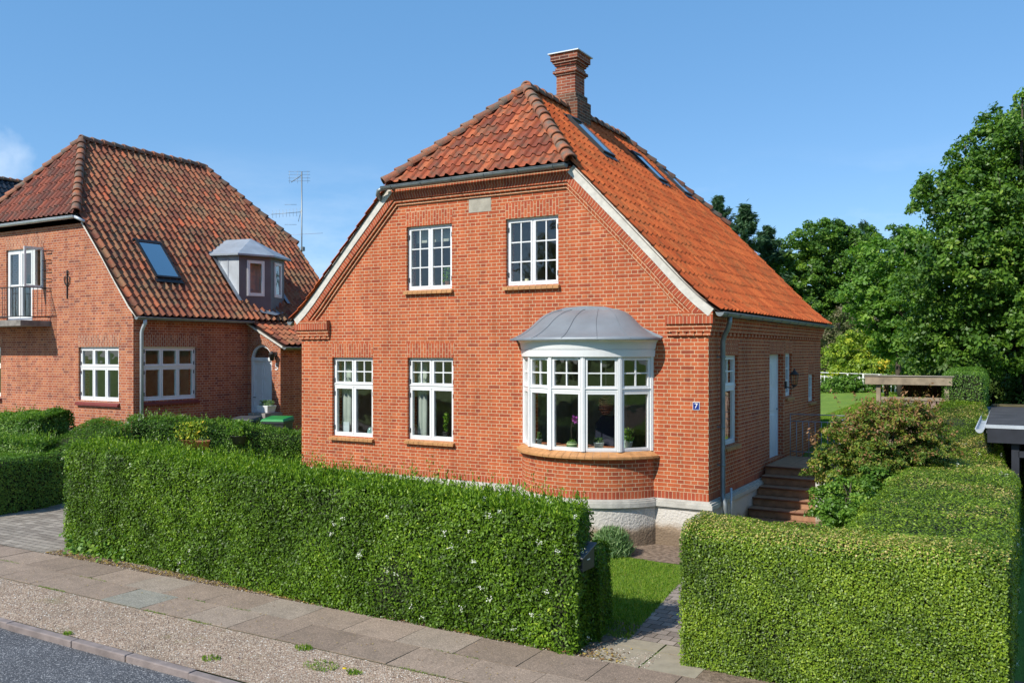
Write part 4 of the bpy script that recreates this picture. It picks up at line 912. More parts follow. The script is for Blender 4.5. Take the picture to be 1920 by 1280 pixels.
dr_.build('dormer_roof', M['lead2'], dormer)
fl = MB()
def on_roof(y, z): return float(np.interp(z, [p[1] for p in NRP], [p[0] for p in NRP]))
for yy, sgn in ((P1[1], -1), (P3[1], 1)):
    a = (on_roof(0, 4.72), yy, 4.72); b2 = (on_roof(0, 6.2), yy, 6.2); fl.add([(a[0]+.07, a[1], a[2]+.07), (b2[0]+.07, b2[1], b2[2]+.07), (b2[0]+.07, b2[1]+sgn*.13, b2[2]+.06), (a[0]+.07, a[1]+sgn*.13, a[2]+.06)], [(0, 1, 2, 3)])
fl.add([(P1[0]+.02, P1[1]-.1, 4.66), (P2[0]+.02, P2[1], 4.50), (P3[0]+.02, P3[1]+.1, 4.66), (P3[0]+.16, P3[1]+.1, 4.55), (P2[0]+.2, P2[1], 4.38), (P1[0]+.16, P1[1]-.1, 4.55)], [(0, 1, 4, 5), (1, 2, 3, 4)])
fl.build('flashing', M['lead'], dormer, recalc=False)
# aerial mast behind the roof
ax, ay = -16.75, 7.95
aer = MB().tube([(ax, ay, 4.8), (ax, ay, 9.42)], .022, 6).build('aerial_mast', M['zinc'], nb)
def yagi(z, dirv, L_, n, el, vert=False, r=.006):
    mb = MB(); d = Vector(dirv).normalized(); e = Vector((0, 0, 1)) if vert else d.cross(Vector((0, 0, 1))).normalized(); o_ = Vector((ax, ay, z))
    mb.tube([o_, o_+d*L_], r*1.5, 5)
    for i in range(n): c = o_+d*(L_*(i+.5)/n); mb.tube([c-e*el/2, c+e*el/2], r, 4)
    return mb
yagi(8.05, (-.86, -.5, -.08), 1.05, 9, .26, True).build('aerial', M['zinc'], aer)
g = MB()
for z in (9.1, 9.2, 9.32, 9.42): g.tube([(ax-.40, ay-.23, z), (ax+.25, ay+.14, z)], .005, 4)
for s_ in (-.36, -.12, .18): g.tube([(ax+s_, ay+s_*.57, 9.02), (ax+s_, ay+s_*.57, 9.46)], .005, 4)
g.tube([(ax, ay, 9.3), (ax-.3, ay-.2, 9.05)], .012, 4); g.build('grid_aerial', M['zinc'], aer)
g = MB(); g.tube([(ax-.75, ay-.43, 7.25), (ax+.62, ay+.36, 7.33)], .006, 4); g.build('dipole', M['zincl'], aer)
g = MB()
for z in (7.62, 8.3): g.tube([(ax-.5, ay-.3, z), (ax-.15, ay-.09, z)], .006, 4)
g.tube([(ax-.1, ay-.06, 7.72), (ax, ay, 8.22)], .01, 4); g.box(ax, ax+.1, ay-.05, ay+.05, 6.72, 6.86); g.build('aerial_bracket', M['zinc'], aer)
# third house, only its black roof peak shows at the left edge
hb = empty('brick_house', (-35.2, 9, 1.2), 'house whose black glazed roof peak shows behind the brown-roofed house', 'house', 'brick houses with half-hipped roofs')
HRP = [(-30.3, 5.6), (-35.2, 11.0)]
MB().prism([(-39.7, 1.0), (-30.7, 1.0), (-30.7, 5.85), (-32.75, 8.1), (-37.65, 8.1), (-39.7, 5.85)], 'y', 4.6, 12.6).build('wall', M['brickn'], hb, uv=True)
roof_set(hb, HRP, -35.2, 9.15, 4.5, 12.7, 8.1, 6.4, 10.9, (M['tile_black'],)*3, 4.4, 12.8)
# ------------------------------------------------------------------ ground
def sst(a, b, x): t = np.clip((x-a)/(b-a), 0, 1); return t*t*(3-2*t)
def gz(x, y):
    x = np.asarray(x, float); y = np.asarray(y, float)
    back = 1.0*sst(2.2, 8.5, y)+np.clip(y-9, 0, 60)*.012
    left = .70*sst(-10.5, -14.0, x)*sst(-3.4, -.4, y) + .5*sst(-20, -34, x)*sst(-3, 2, y)
    z = np.maximum(back*sst(-.3, .4, y), left)
    inhouse = (x < 0) & (x > -9.2)
    z = np.where((x < -.05) & (x > -9.1) & (y > 0) & (y < 9), 0, z)
    z = np.where(y < -8.11, -.16, z)
    return z
xs = np.unique(np.concatenate([np.linspace(-400, -60, 12), np.linspace(-60, 40, 101), np.linspace(40, 400, 12), np.linspace(-16, 6, 89)]))
ys = np.unique(np.concatenate([np.linspace(-400, -40, 10), np.linspace(-40, 60, 101), np.linspace(60, 500, 12), np.linspace(-8, 14, 89), [-8.12, -8.10]]))
P = [[(x, y, float(z)) for x, z in zip(xs, gz(xs, np.full(len(xs), y)))] for y in ys]
grassm, nt_, b = newmat('lawn_grass'); L = nt_.links.new
tc = N(nt_, 'ShaderNodeTexCoord'); n1 = N(nt_, 'ShaderNodeTexNoise'); n1.inputs['Scale'].default_value = 1.2; n1.inputs['Detail'].default_value = 10; n1.inputs['Roughness'].default_value = .7; L(tc.outputs['Object'], n1.inputs['Vector'])
r = ramp(nt_, [(.3, (.10, .19, .018)), (.55, (.17, .28, .025)), (.75, (.26, .34, .04))], n1.outputs[0]); L(r.outputs[0], b.inputs['Base Color']); b.inputs['Roughness'].default_value = .9
n2 = N(nt_, 'ShaderNodeTexNoise'); n2.inputs['Scale'].default_value = 60; L(tc.outputs['Object'], n2.inputs['Vector']); bp = N(nt_, 'ShaderNodeBump'); bp.inputs['Distance'].default_value = .03; L(n2.outputs[0], bp.inputs['Height']); L(bp.outputs[0], b.inputs['Normal'])
M['grass'] = grassm
g = MB().grid(P, smooth=True).build('ground', M['grass'], recalc=False); tag(g, kind='structure')
def sheet(name, x0, x1, y0, y1, z, mat, nx=1, ny=1):
    P = [[(x, y, z) for x in np.linspace(x0, x1, nx+1)] for y in np.linspace(y0, y1, ny+1)]
    o = MB().grid(P, smooth=False).build(name, mat, uv=True, recalc=False); return tag(o, kind='structure')
# asphalt: grey binder with pale aggregate
m, nt_, b = newmat('asphalt'); L = nt_.links.new
tc = N(nt_, 'ShaderNodeTexCoord'); v = N(nt_, 'ShaderNodeTexVoronoi'); v.inputs['Scale'].default_value = 95; L(tc.outputs['Object'], v.inputs['Vector'])
sr = N(nt_, 'ShaderNodeSeparateColor'); L(v.outputs['Color'], sr.inputs[0]); r = ramp(nt_, [(0, (.035, .038, .045)), (.6, (.075, .08, .09)), (.85, (.14, .145, .155)), (.97, (.40, .40, .40))], sr.outputs[0])
n1 = N(nt_, 'ShaderNodeTexNoise'); n1.inputs['Scale'].default_value = .9; n1.inputs['Detail'].default_value = 8; L(tc.outputs['Object'], n1.inputs['Vector']); r1 = ramp(nt_, [(.3, (.8,)*3), (.7, (1.15,)*3)], n1.outputs[0])
mu = N(nt_, 'ShaderNodeMix', data_type='RGBA', blend_type='MULTIPLY'); mu.inputs[0].default_value = 1; L(r.outputs[0], mu.inputs[6]); L(r1.outputs[0], mu.inputs[7]); L(mu.outputs[2], b.inputs['Base Color']); b.inputs['Roughness'].default_value = .85
bp = N(nt_, 'ShaderNodeBump'); bp.inputs['Distance'].default_value = .004; L(v.outputs['Distance'], bp.inputs['Height']); L(bp.outputs[0], b.inputs['Normal']); asph = m
# gravel
m, nt_, b = newmat('pink_gravel'); L = nt_.links.new
tc = N(nt_, 'ShaderNodeTexCoord'); v = N(nt_, 'ShaderNodeTexVoronoi'); v.inputs['Scale'].default_value = 75; L(tc.outputs['Object'], v.inputs['Vector'])
sr = N(nt_, 'ShaderNodeSeparateColor'); L(v.outputs['Color'], sr.inputs[0]); r = ramp(nt_, [(0, (.20, .13, .09)), (.4, (.37, .265, .19)), (.8, (.50, .38, .285)), (1, (.70, .62, .52))], sr.outputs[0])
n1 = N(nt_, 'ShaderNodeTexNoise'); n1.inputs['Scale'].default_value = 1.4; n1.inputs['Detail'].default_value = 9; n1.inputs['Roughness'].default_value = .7; L(tc.outputs['Object'], n1.inputs['Vector'])
r1 = ramp(nt_, [(.3, (.7, .7, .66)), (.65, (1.1, 1.08, 1.05))], n1.outputs[0]); mu = N(nt_, 'ShaderNodeMix', data_type='RGBA', blend_type='MULTIPLY'); mu.inputs[0].default_value = 1; L(r.outputs[0], mu.inputs[6]); L(r1.outputs[0], mu.inputs[7])
n3 = N(nt_, 'ShaderNodeTexNoise'); n3.inputs['Scale'].default_value = 1.0; n3.inputs['Detail'].default_value = 10; n3.inputs['Roughness'].default_value = .75; mp_ = N(nt_, 'ShaderNodeMapping'); mp_.inputs['Location'].default_value = (3.3, 1.7, 0); L(tc.outputs['Object'], mp_.inputs[0]); L(mp_.outputs[0], n3.inputs['Vector'])
r3 = ramp(nt_, [(.58, (0, 0, 0)), (.68, (.7, .7, .7))], n3.outputs[0]); mx = N(nt_, 'ShaderNodeMix', data_type='RGBA'); L(r3.outputs[0], mx.inputs[0]); L(mu.outputs[2], mx.inputs[6]); mx.inputs[7].default_value = (.17, .16, .055, 1)
L(mx.outputs[2], b.inputs['Base Color']); b.inputs['Roughness'].default_value = .95
bp = N(nt_, 'ShaderNodeBump'); bp.inputs['Distance'].default_value = .010; L(v.outputs['Distance'], bp.inputs['Height']); L(bp.outputs[0], b.inputs['Normal']); gravel = m
soil = simple('soil', (.17, .115, .075), .95, var=.4, scale=14, bump=.02, bscale=50, col2=(.30, .22, .155))
sheet('road', -60, 40, -14.6, -8.22, -.075, asph)
sheet('gravel_verge', -60, 40, -8.14, -7.04, .004, gravel)
sheet('soil_strip', -9.35, .75, -5.95, -4.4, .006, soil)
sheet('soil_strip', 1.25, 40, -5.95, -4.2, .006, soil)
sheet('soil_bed', -9.2, 1.3, -1.25, .3, .008, soil)
sheet('pavement_far', -60, 40, -16.4, -14.75, .0, simple('far_paving', (.22, .19, .165), .9))
# granite kerb of separate stones
km = MB(); x = -30.0
while x < 14:
    l = random.uniform(.9, 1.35); j = random.uniform(-.012, .012)
    km.box(x+.006, x+l-.006, -8.245+j, -8.135+j, -.14, .0+random.uniform(-.008, .006)); x += l
kerb = tag(km.build('kerb', simple('granite_kerb', (.23, .19, .175), .85, var=.25, scale=5, bump=.006, bscale=60), bevel=.012), kind='structure')
tag(MB().box(-60, 40, -8.23, -8.15, -.2, -.02).build('kerb_bed', soil), kind='structure')
# pavement of concrete slabs, 80 x 62.5 cm
sm1, nt_, b = newmat('pavement_slab'); L = nt_.links.new
a = N(nt_, 'ShaderNodeAttribute', attribute_name='rnd'); r = ramp(nt_, [(0, (.215, .160, .120)), (.5, (.265, .200, .152)), (.90, (.31, .235, .18)), (.94, (.25, .235, .195)), (1, (.245, .25, .215))], a.outputs['Fac'])
tc = N(nt_, 'ShaderNodeTexCoord'); n1 = N(nt_, 'ShaderNodeTexNoise'); n1.inputs['Scale'].default_value = 3; n1.inputs['Detail'].default_value = 10; n1.inputs['Roughness'].default_value = .75; L(tc.outputs['Object'], n1.inputs['Vector'])
r1 = ramp(nt_, [(.3, (.78, .78, .76)), (.7, (1.18, 1.16, 1.14))], n1.outputs[0]); v = N(nt_, 'ShaderNodeTexVoronoi'); v.inputs['Scale'].default_value = 110; L(tc.outputs['Object'], v.inputs['Vector'])
sr = N(nt_, 'ShaderNodeSeparateColor'); L(v.outputs['Color'], sr.inputs[0]); r2 = ramp(nt_, [(0, (.75,)*3), (.7, (1.05,)*3), (1, (1.5,)*3)], sr.outputs[0])
mu = N(nt_, 'ShaderNodeMix', data_type='RGBA', blend_type='MULTIPLY'); mu.inputs[0].default_value = 1; mu2 = N(nt_, 'ShaderNodeMix', data_type='RGBA', blend_type='MULTIPLY'); mu2.inputs[0].default_value = 1
L(r.outputs[0], mu.inputs[6]); L(r1.outputs[0], mu.inputs[7]); L(mu.outputs[2], mu2.inputs[6]); L(r2.outputs[0], mu2.inputs[7]); L(mu2.outputs[2], b.inputs['Base Color']); b.inputs['Roughness'].default_value = .9
bp = N(nt_, 'ShaderNodeBump'); bp.inputs['Distance'].default_value = .003; L(n1.outputs[0], bp.inputs['Height']); L(bp.outputs[0], b.inputs['Normal'])
def slabs(name, cells, mat, th=.05, gap=.005, tilt=.004, zt=.012):
    mb = MB(); rn = []
    for x0, x1, y0, y1 in cells:
        z = [zt+random.uniform(-tilt, tilt) for _ in range(4)]; g_ = gap; k = len(mb.f)
        b_ = [(x0+g_, y0+g_), (x1-g_, y0+g_), (x1-g_, y1-g_), (x0+g_, y1-g_)]
        mb.hexa([(p[0], p[1], -th) for p in b_]+[(p[0], p[1], q) for p, q in zip(b_, z)]); v_ = random.random(); rn += [v_]*(len(mb.f)-k)
    o = mb.build(name, mat); at = o.data.attributes.new('rnd', 'FLOAT', 'FACE'); at.data.foreach_set('value', np.array(rn, dtype=np.float32)); return tag(o, kind='structure')
cells = []
for row, (y0, y1, off) in enumerate(((-7.03, -6.41, .37), (-6.41, -5.79, 0))):
    x = -32+off
    while x < 16: cells.append((x, x+.8, y0, y1)); x += .8
slabs('pavement', cells, sm1)
sheet('pavement_joint', -60, 40, -7.04, -5.78, .005, simple('mossy_joint', (.05, .055, .025), .95))
slabs('path_slabs', [(.50+i*.62, 1.11+i*.62, -5.78+j*.56, -5.23+j*.56) for i in range(2) for j in range(1)]+[(.56+i*.56, 1.11+i*.56, -5.22, -4.95) for i in range(2)], simple('pale_sandy_slab', (.30, .26, .19), .9, var=.15, scale=6, bump=.003))
# pavers of garden path and driveway
def paver(name, c, mort, rh=.105, bw=.21):
    m = brick(name, c, mort, bw=bw, rh=rh, ms=.006, squash=1, bump=.006, noisecol=.25); return m
pav = paver('grey_pavers', [(0, (.22, .18, .15)), (.6, (.30, .25, .21)), (1, (.37, .31, .26))], (.07, .06, .035), rh=.16, bw=.20)
pv = MB(); q = [(.66, -4.95), (1.62, -4.95), (1.40, -2.6), (1.10, -.4), (1.2, 1.95), (.2, 1.95), (.12, -.4), (.36, -2.6)]
pv.add([(x, y, .014) for x, y in q], [(0, 1, 2, 7), (7, 2, 3, 6), (6, 3, 4, 5)], [[q[i] for i in f] for f in ((0, 1, 2, 7), (7, 2, 3, 6), (6, 3, 4, 5))])
tag(pv.build('garden_path', pav, recalc=False), kind='structure')
drv = paver('driveway_pavers', [(0, (.25, .215, .175)), (.6, (.33, .29, .24)), (1, (.41, .36, .295))], (.07, .065, .045), rh=.14, bw=.21)
Pd = [[(x, y, float(gz(x, y))+.012) for x in np.linspace(-24, -9.25, 30)] for y in np.linspace(-5.78, -.3, 24)]
tag(MB().grid(Pd, uvs=[[(p[0], p[1]) for p in row] for row in Pd]).build('driveway', drv, recalc=False), kind='structure')
# loose pebbles, litter of leaves
def stones(name, n, box, z, size, mat):
    oc = np.array([(1, 0, 0), (0, 1, 0), (-1, 0, 0), (0, -1, 0), (0, 0, .7), (0, 0, -.3)]); tri = np.array([(0, 1, 4), (1, 2, 4), (2, 3, 4), (3, 0, 4)])
    p = np.column_stack([rng.uniform(box[0], box[1], n), rng.uniform(box[2], box[3], n), np.full(n, z)]); s_ = rng.uniform(.5, 1.3, n)*size; a = rng.uniform(0, 6.28, n); c, s2 = np.cos(a), np.sin(a)
    V = oc[None]*s_[:, None, None]*np.array([1, .75, .8]); X = V[:, :, 0]*c[:, None]-V[:, :, 1]*s2[:, None]; Y = V[:, :, 0]*s2[:, None]+V[:, :, 1]*c[:, None]; V = np.stack([X, Y, V[:, :, 2]], -1)+p[:, None]
    F = (tri[None]+np.arange(n)[:, None, None]*6).reshape(-1, 3); me = bpy.data.meshes.new(name); me.from_pydata(V.reshape(-1, 3).tolist(), [], F.tolist())
    at = me.attributes.new('rnd', 'FLOAT', 'FACE'); at.data.foreach_set('value', np.repeat(rng.uniform(0, 1, n), 4).astype(np.float32)); me.materials.append(mat); o = bpy.data.objects.new(name, me); link(o); return tag(o, kind='stuff')
pebm, nt_, b = newmat('pebble'); a = N(nt_, 'ShaderNodeAttribute', attribute_name='rnd'); r = ramp(nt_, [(0, (.15, .10, .08)), (.5, (.34, .26, .20)), (.85, (.5, .42, .34)), (1, (.75, .72, .66))], a.outputs['Fac']); nt_.links.new(r.outputs[0], b.inputs['Base Color']); b.inputs['Roughness'].default_value = .9
o = stones('gravel', 16000, (-10, 2, -8.14, -7.05), .006, .010, pebm); tag(o, 'loose pinkish gravel chips on the verge', 'gravel')
o = stones('pebbles', 6000, (-9.4, 1.2, -5.8, -5.3), .010, .011, pebm); tag(o, 'small stones on the soil under the hedges', 'pebbles')
litm = leafmat('leaf_litter', [(0, (.10, .05, .02)), (.4, (.25, .14, .05)), (.7, (.35, .28, .07)), (1, (.45, .30, .08))], .1, .8)
n = 2600; P = np.column_stack([rng.uniform(-9.3, .9, n), -5.78+np.abs(rng.normal(0, .16, n)), np.full(n, .022)]); o = leaves('leaf_litter', P, np.tile([0, 0, 1.], (n, 1)), .035, litm, spread=.5, aspect=.6); tag(o, 'dry fallen leaves on the soil along the hedge', 'leaf litter', kind='stuff')
# grass blades: front lawn
gb = leafmat('grass_blade', [(0, (.08, .17, .015)), (.5, (.18, .31, .025)), (.9, (.28, .38, .04)), (1, (.42, .42, .12))], .35, .6)
def blades(name, P, h, mat, wid=.16):
    n = len(P); nn = rng.normal(size=(n, 3)); nn[:, 2] *= .25; ax = np.tile([0, 0, 1.], (n, 1))+rng.normal(size=(n, 3))*.35
    return leaves(name, P+np.array([0, 0, h*.4]), nn, h, mat, aspect=wid, spread=.1, axis=ax, axw=.9, up=0)
n = 46000; x = rng.uniform(-1.6, 1.45, n); y = rng.uniform(-5.0, -1.1, n)
# path edge: left boundary of the pavers
xe = np.interp(y, [-4.95, -2.6, -.4], [.66, .36, .12]); k = (x < xe+.02) & (y+.15*nse(np.column_stack([x, y, x*0]), 3) < -1.25); P = np.column_stack([x, y, np.zeros(n)])[k]
o = blades('front_lawn', P, .045, gb); tag(o, 'short sunlit grass beside the garden path in front of the bay', 'grass', kind='stuff')
n = 120000; x = rng.uniform(-1.5, 4.2, n); y = rng.uniform(9, 40, n); k = rng.uniform(0, 1, n) < 1; P = np.column_stack([x, y, gz(x, y)]); 
o = blades('back_lawn', P, .07, gb, .3); tag(o, 'mown grass of the back garden behind the house', 'grass', kind='stuff')
# small weeds on the verge and by the kerb
def weed(loc, r_, n, h, label, cat='weed', mat=None, group='weed tufts on the gravel verge'):
    a = rng.uniform(0, 6.28, n); rr = r_*np.sqrt(rng.uniform(0, 1, n)); P = np.column_stack([loc[0]+rr*np.cos(a), loc[1]+rr*np.sin(a)*.7, np.full(n, loc[2])])
    return tag(blades('weed_tuft', P, h, mat or gb, .25), label, cat, group)
weed((-5.06, -8.12, -.0), .06, 40, .05, 'small weed growing out of the kerb joint near the left edge')
weed((-2.95, -7.86, .0), .12, 70, .045, 'dark green weed tuft on the gravel close to the kerb')
weed((-2.33, -7.10, .0), .12, 90, .05, 'green weed tuft against the slab edge of the pavement')
weed((-1.78, -7.42, .0), .22, 160, .04, 'flat yellowish weed patch in the middle of the gravel')
weed((-1.35, -7.40, .0), .10, 70, .05, 'weed with a yellow flower on the gravel')
fl_ = MB(); fl_.lathe(-1.42, -7.46, [(.001, .05), (.022, .06), (.024, .066), (.004, .062)], 10); tag(fl_.build('dandelion', simple('dandelion_yellow', (.80, .55, .01), .6)), 'single yellow dandelion flower on the gravel verge', 'flower')
o = sheet('road_stain', -1, 1, -1, 1, 0, simple('ochre_stain', (.30, .18, .06), .9)) if False else None

st_ = [(-2.95+.13*cos(a)*(1+.2*sin(3*a)), -9.02+.035*sin(a)*(1+.2*cos(2*a)), -.071) for a in np.linspace(0, 2*pi, 22)[:-1]]
tag(MB().add(st_, [list(range(21))]).build('road_stain', simple('ochre_stain', (.34, .20, .07), .9), recalc=False), kind='structure')
n = 500; P = np.column_stack([rng.uniform(-11, 1.5, n), -7.0+np.abs(rng.normal(0, .5, n)), np.full(n, .022)]); o = leaves('fallen_leaves', P, np.tile([0, 0, 1.], (n, 1)), .022, litm, spread=.3, aspect=.5); tag(o, 'scattered small dry leaves on the pavement slabs', 'leaf litter', kind='stuff')
# moss and grass in the joints and along the slab edge
n = 5200; x = rng.uniform(-12, 2, n); y = np.where(rng.uniform(0, 1, n) < .6, -7.04, -6.41)+rng.normal(0, .014, n); k = nse(np.column_stack([x, y*0, x*0]), 2.3, 12) > .42; P = np.column_stack([x, y, np.full(n, .006)])[k]
o = blades('joint_grass', P, .02, gb, .3); tag(o, 'thin grass and moss in the joints of the pavement', 'grass', kind='stuff')
n = 9000; x = rng.uniform(-11, 1.5, n); y = rng.uniform(-8.1, -7.06, n); k = nse(np.column_stack([x, y, x*0]), 1.5, 33)+.3*(y+7.5) > .62; P = np.column_stack([x, y, np.full(n, .004)])[k]
o = blades('verge_grass', P, .022, leafmat('dry_grass', [(0, (.16, .18, .04)), (.6, (.30, .28, .07)), (1, (.42, .36, .16))], .3, .7), .25); tag(o, 'sparse yellowish moss and grass patches in the gravel verge', 'grass', kind='stuff')

sheet('yard_shade_sheet', 4.6, 14, -5.7, 11, .004, simple('shade_dark_yard', (.11, .095, .08), .95, var=.45, scale=9, bump=.01))  # ground sheet darkened to stand in for the shade beyond the hedge
# ------------------------------------------------------------------ planting
CAM = np.array(camo.location)
def pix(u, v, D):
    """point at depth D metres in front of the camera"""
    X = (u-960)/1663.15; Y = -(v-659.09)/1663.15; s, c = sin(.5303), cos(.5303)
    return CAM+D*np.array([X*c-s, X*s+c, Y])
def pix_y(u, v, y):
    d = pix(u, v, 1)-CAM; return CAM+d*(y-CAM[1])/d[1]
LM = {}
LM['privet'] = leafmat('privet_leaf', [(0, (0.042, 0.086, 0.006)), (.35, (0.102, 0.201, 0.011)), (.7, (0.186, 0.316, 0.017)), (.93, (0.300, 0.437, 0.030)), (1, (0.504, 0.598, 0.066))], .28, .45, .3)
LM['box'] = leafmat('box_leaf', [(0, (0.054, 0.103, 0.009)), (.3, (0.138, 0.230, 0.015)), (.6, (0.240, 0.356, 0.024)), (.8, (0.360, 0.460, 0.045)), (.86, (0.432, 0.414, 0.083)), (.93, (0.504, 0.391, 0.128)), (1, (0.624, 0.483, 0.188))], .25, .45, .4)
LM['core'] = simple('shade_dark_core', (.022, .028, .010), .95, var=.4, scale=12, bump=.03, bscale=20)  # near-black tone puts the inner shade into the colour
LM['lime'] = leafmat('lime_tree_leaf', [(0, (0.033, 0.083, 0.011)), (.4, (0.084, 0.179, 0.022)), (.8, (0.160, 0.281, 0.030)), (1, (0.300, 0.406, 0.054))], .3, .45)
LM['light'] = leafmat('light_tree_leaf', [(0, (0.066, 0.141, 0.022)), (.5, (0.139, 0.283, 0.037)), (1, (0.293, 0.424, 0.063))], .35, .5)
LM['dark'] = leafmat('dark_tree_leaf', [(0, (.03, .065, .013)), (.5, (.08, .145, .024)), (1, (.17, .25, .045))], .2, .5)
LM['yellow'] = leafmat('yellow_green_leaf', [(0, (0.095, 0.175, 0.021)), (.5, (0.265, 0.385, 0.035)), (.85, (0.529, 0.560, 0.052)), (1, (0.756, 0.525, 0.052))], .3, .5)
LM['pink'] = leafmat('dull_pink_shrub_leaf', [(0, (.06, .08, .02)), (.45, (.15, .17, .06)), (.75, (.30, .24, .16)), (1, (.46, .34, .27))], .2, .6)
LM['conif'] = leafmat('conifer_needles', [(0, (0.015, 0.049, 0.021)), (.6, (0.038, 0.096, 0.038)), (1, (0.085, 0.158, 0.052))], .1, .6)
LM['weig'] = leafmat('weigela_leaf', [(0, (.05, .09, .015)), (.35, (.12, .20, .025)), (.62, (.23, .31, .04)), (.70, (.30, .28, .045)), (.78, (.26, .14, .055)), (1, (.37, .19, .09))], .3, .5)
LM['bush'] = leafmat('bush_leaf', [(0, (0.057, 0.131, 0.018)), (.5, (0.142, 0.280, 0.032)), (1, (0.321, 0.438, 0.061))], .3, .45)
LM['lav'] = leafmat('lavender_leaf', [(0, (.08, .16, .055)), (.6, (.17, .29, .10)), (1, (.32, .42, .18))], .2, .6)
LM['flower'] = leafmat('white_petals', [(0, (.62, .62, .50)), (1, (.85, .85, .78))], .3, .6)
LM['bark'] = simple('tree_bark', (.07, .055, .04), .95, var=.35, scale=6, bump=.02, bscale=15)

def hedge(label, path, width, height, n, leaf, mat, z0=None, group='clipped hedges', lump=.05, aspect=.5, round_=.16, flowers=0, shoots=0, brown=0.0, ends=(1, 1), name='hedge', xf=None, top_dens=1.0, spread=.75, depth=.038):
    """path: list of (x,y); width/height: per point values"""
    path = np.array(path, float); seg = np.linalg.norm(np.diff(path, axis=0), axis=1); S = np.concatenate([[0], np.cumsum(seg)]); LT = S[-1]
    w_ = np.broadcast_to(np.asarray(width, float), (len(path),)); h_ = np.broadcast_to(np.asarray(height, float), (len(path),))
    def cen(s):
        x = np.interp(s, S, path[:, 0]); y = np.interp(s, S, path[:, 1]); e = .15
        dx = np.interp(s+e, S, path[:, 0])-np.interp(s-e, S, path[:, 0]); dy = np.interp(s+e, S, path[:, 1])-np.interp(s-e, S, path[:, 1]); l = np.hypot(dx, dy)+1e-9
        return x, y, dx/l, dy/l, np.interp(s, S, w_), np.interp(s, S, h_)
    def section(t, w, h):
        """t in 0..1 along side-top-side; returns offset, height, normal(off,up)"""
        g = h-round_; wt = w-2*round_; arc = pi/2*round_; tot = 2*g+2*arc+wt; q = t*tot
        off = np.zeros_like(q); z = np.zeros_like(q); no = np.zeros_like(q); nu = np.zeros_like(q)
        a = q < g; off[a] = -w[a]/2; z[a] = q[a]; no[a] = -1
        b = (q >= g) & (q < g+arc); th = (q[b]-g[b])/round_; off[b] = -w[b]/2+round_*(1-np.cos(th)); z[b] = g[b]+round_*np.sin(th); no[b] = -np.cos(th); nu[b] = np.sin(th)
        c = (q >= g+arc) & (q < g+arc+wt); off[c] = -wt[c]/2+(q[c]-g[c]-arc); z[c] = h[c]; nu[c] = 1
        d = (q >= g+arc+wt) & (q < g+2*arc+wt); th = (q[d]-g[d]-arc-wt[d])/round_; off[d] = wt[d]/2+round_*np.sin(th); z[d] = g[d]+round_*np.cos(th); no[d] = np.sin(th); nu[d] = np.cos(th)
        e = q >= g+2*arc+wt; off[e] = w[e]/2; z[e] = h[e]-round_-(q[e]-g[e]-2*arc-wt[e]); no[e] = 1
        return off, z, no, nu
    s = rng.uniform(0, LT, n); t = rng.uniform(0, 1, n); x, y, dx, dy, w, h = cen(s); off, z, no, nu = section(t, w, h)
    px, py = -dy, dx
    P = np.column_stack([x+px*off, y+py*off, z]); Nn = np.column_stack([px*no, py*no, nu])
    for e, s_ in zip(ends, (0, LT)):
        if not e: continue
        ne = int(n*(w_[0]*h_[0])/(LT*(2*h_.mean()+w_.mean()))*1.1); so = np.full(ne, s_); x, y, dx, dy, w, h = cen(so); off = rng.uniform(-.5, .5, ne)*w; z = rng.uniform(0, 1, ne)*h; sg = -1 if s_ == 0 else 1
        edge = np.maximum(0, np.abs(off)-w/2+round_)**2+np.maximum(0, z-h+round_)**2; pull = np.where(edge > 0, edge/round_*.6, 0)
        P = np.vstack([P, np.column_stack([x+(-dy)*off-sg*dx*pull, y+dx*off-sg*dy*pull, z])]); Nn = np.vstack([Nn, np.column_stack([sg*dx, sg*dy, np.zeros(ne)])])
    gzv = gz(P[:, 0], P[:, 1]) if z0 is None else z0
    P[:, 2] += gzv
    if xf is not None: P = xf(P)
    lumpv = nse(P, 2.2, 3)*lump+nse(P, 6.0, 5)*lump*.5+nse(P, .7, 6)*lump*.7
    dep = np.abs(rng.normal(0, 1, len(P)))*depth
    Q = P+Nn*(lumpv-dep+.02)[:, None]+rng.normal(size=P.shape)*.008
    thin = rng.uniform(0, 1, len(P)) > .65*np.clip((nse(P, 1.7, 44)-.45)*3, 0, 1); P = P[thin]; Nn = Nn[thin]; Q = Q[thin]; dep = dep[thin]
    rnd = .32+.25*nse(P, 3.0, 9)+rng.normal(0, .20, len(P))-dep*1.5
    if brown:
        m = np.clip(nse(P, 1.1, 21)*1.1+.35, 0, 1)*np.clip(Nn[:, 2], 0, 1)*brown; k = rng.uniform(0, 1, len(P)) < m; rnd = np.where(k, rng.uniform(.84, 1, len(P)), np.minimum(rnd, .8))
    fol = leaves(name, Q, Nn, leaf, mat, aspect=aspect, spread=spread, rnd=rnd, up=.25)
    tag(fol, label, 'hedge', group)
    # solid inner body, near-black to imitate the shade inside the hedge
    cb_ = MB(); ss = np.linspace(.14 if ends[0] else 0, LT-(.14 if ends[1] else 0), max(8, int(LT/.25))); G = []
    for q in ss:
        tt = np.linspace(0, 1, 15); sq = np.full(15, q); x, y, dx, dy, w, h = cen(sq); off, z, no, nu = section(tt, w, h)
        pts = np.column_stack([x-dy*off, y+dx*off, z]); nn = np.column_stack([-dy*no, dx*no, nu]); pts[:, 2] += gz(pts[:, 0], pts[:, 1]) if z0 is None else z0
        pts = pts-nn*(.075-((nse(pts, 2.2, 3)+nse(pts, .7, 6)*.7)*lump)[:, None]); pts = xf(pts) if xf is not None else pts; G.append([tuple(p) for p in pts])
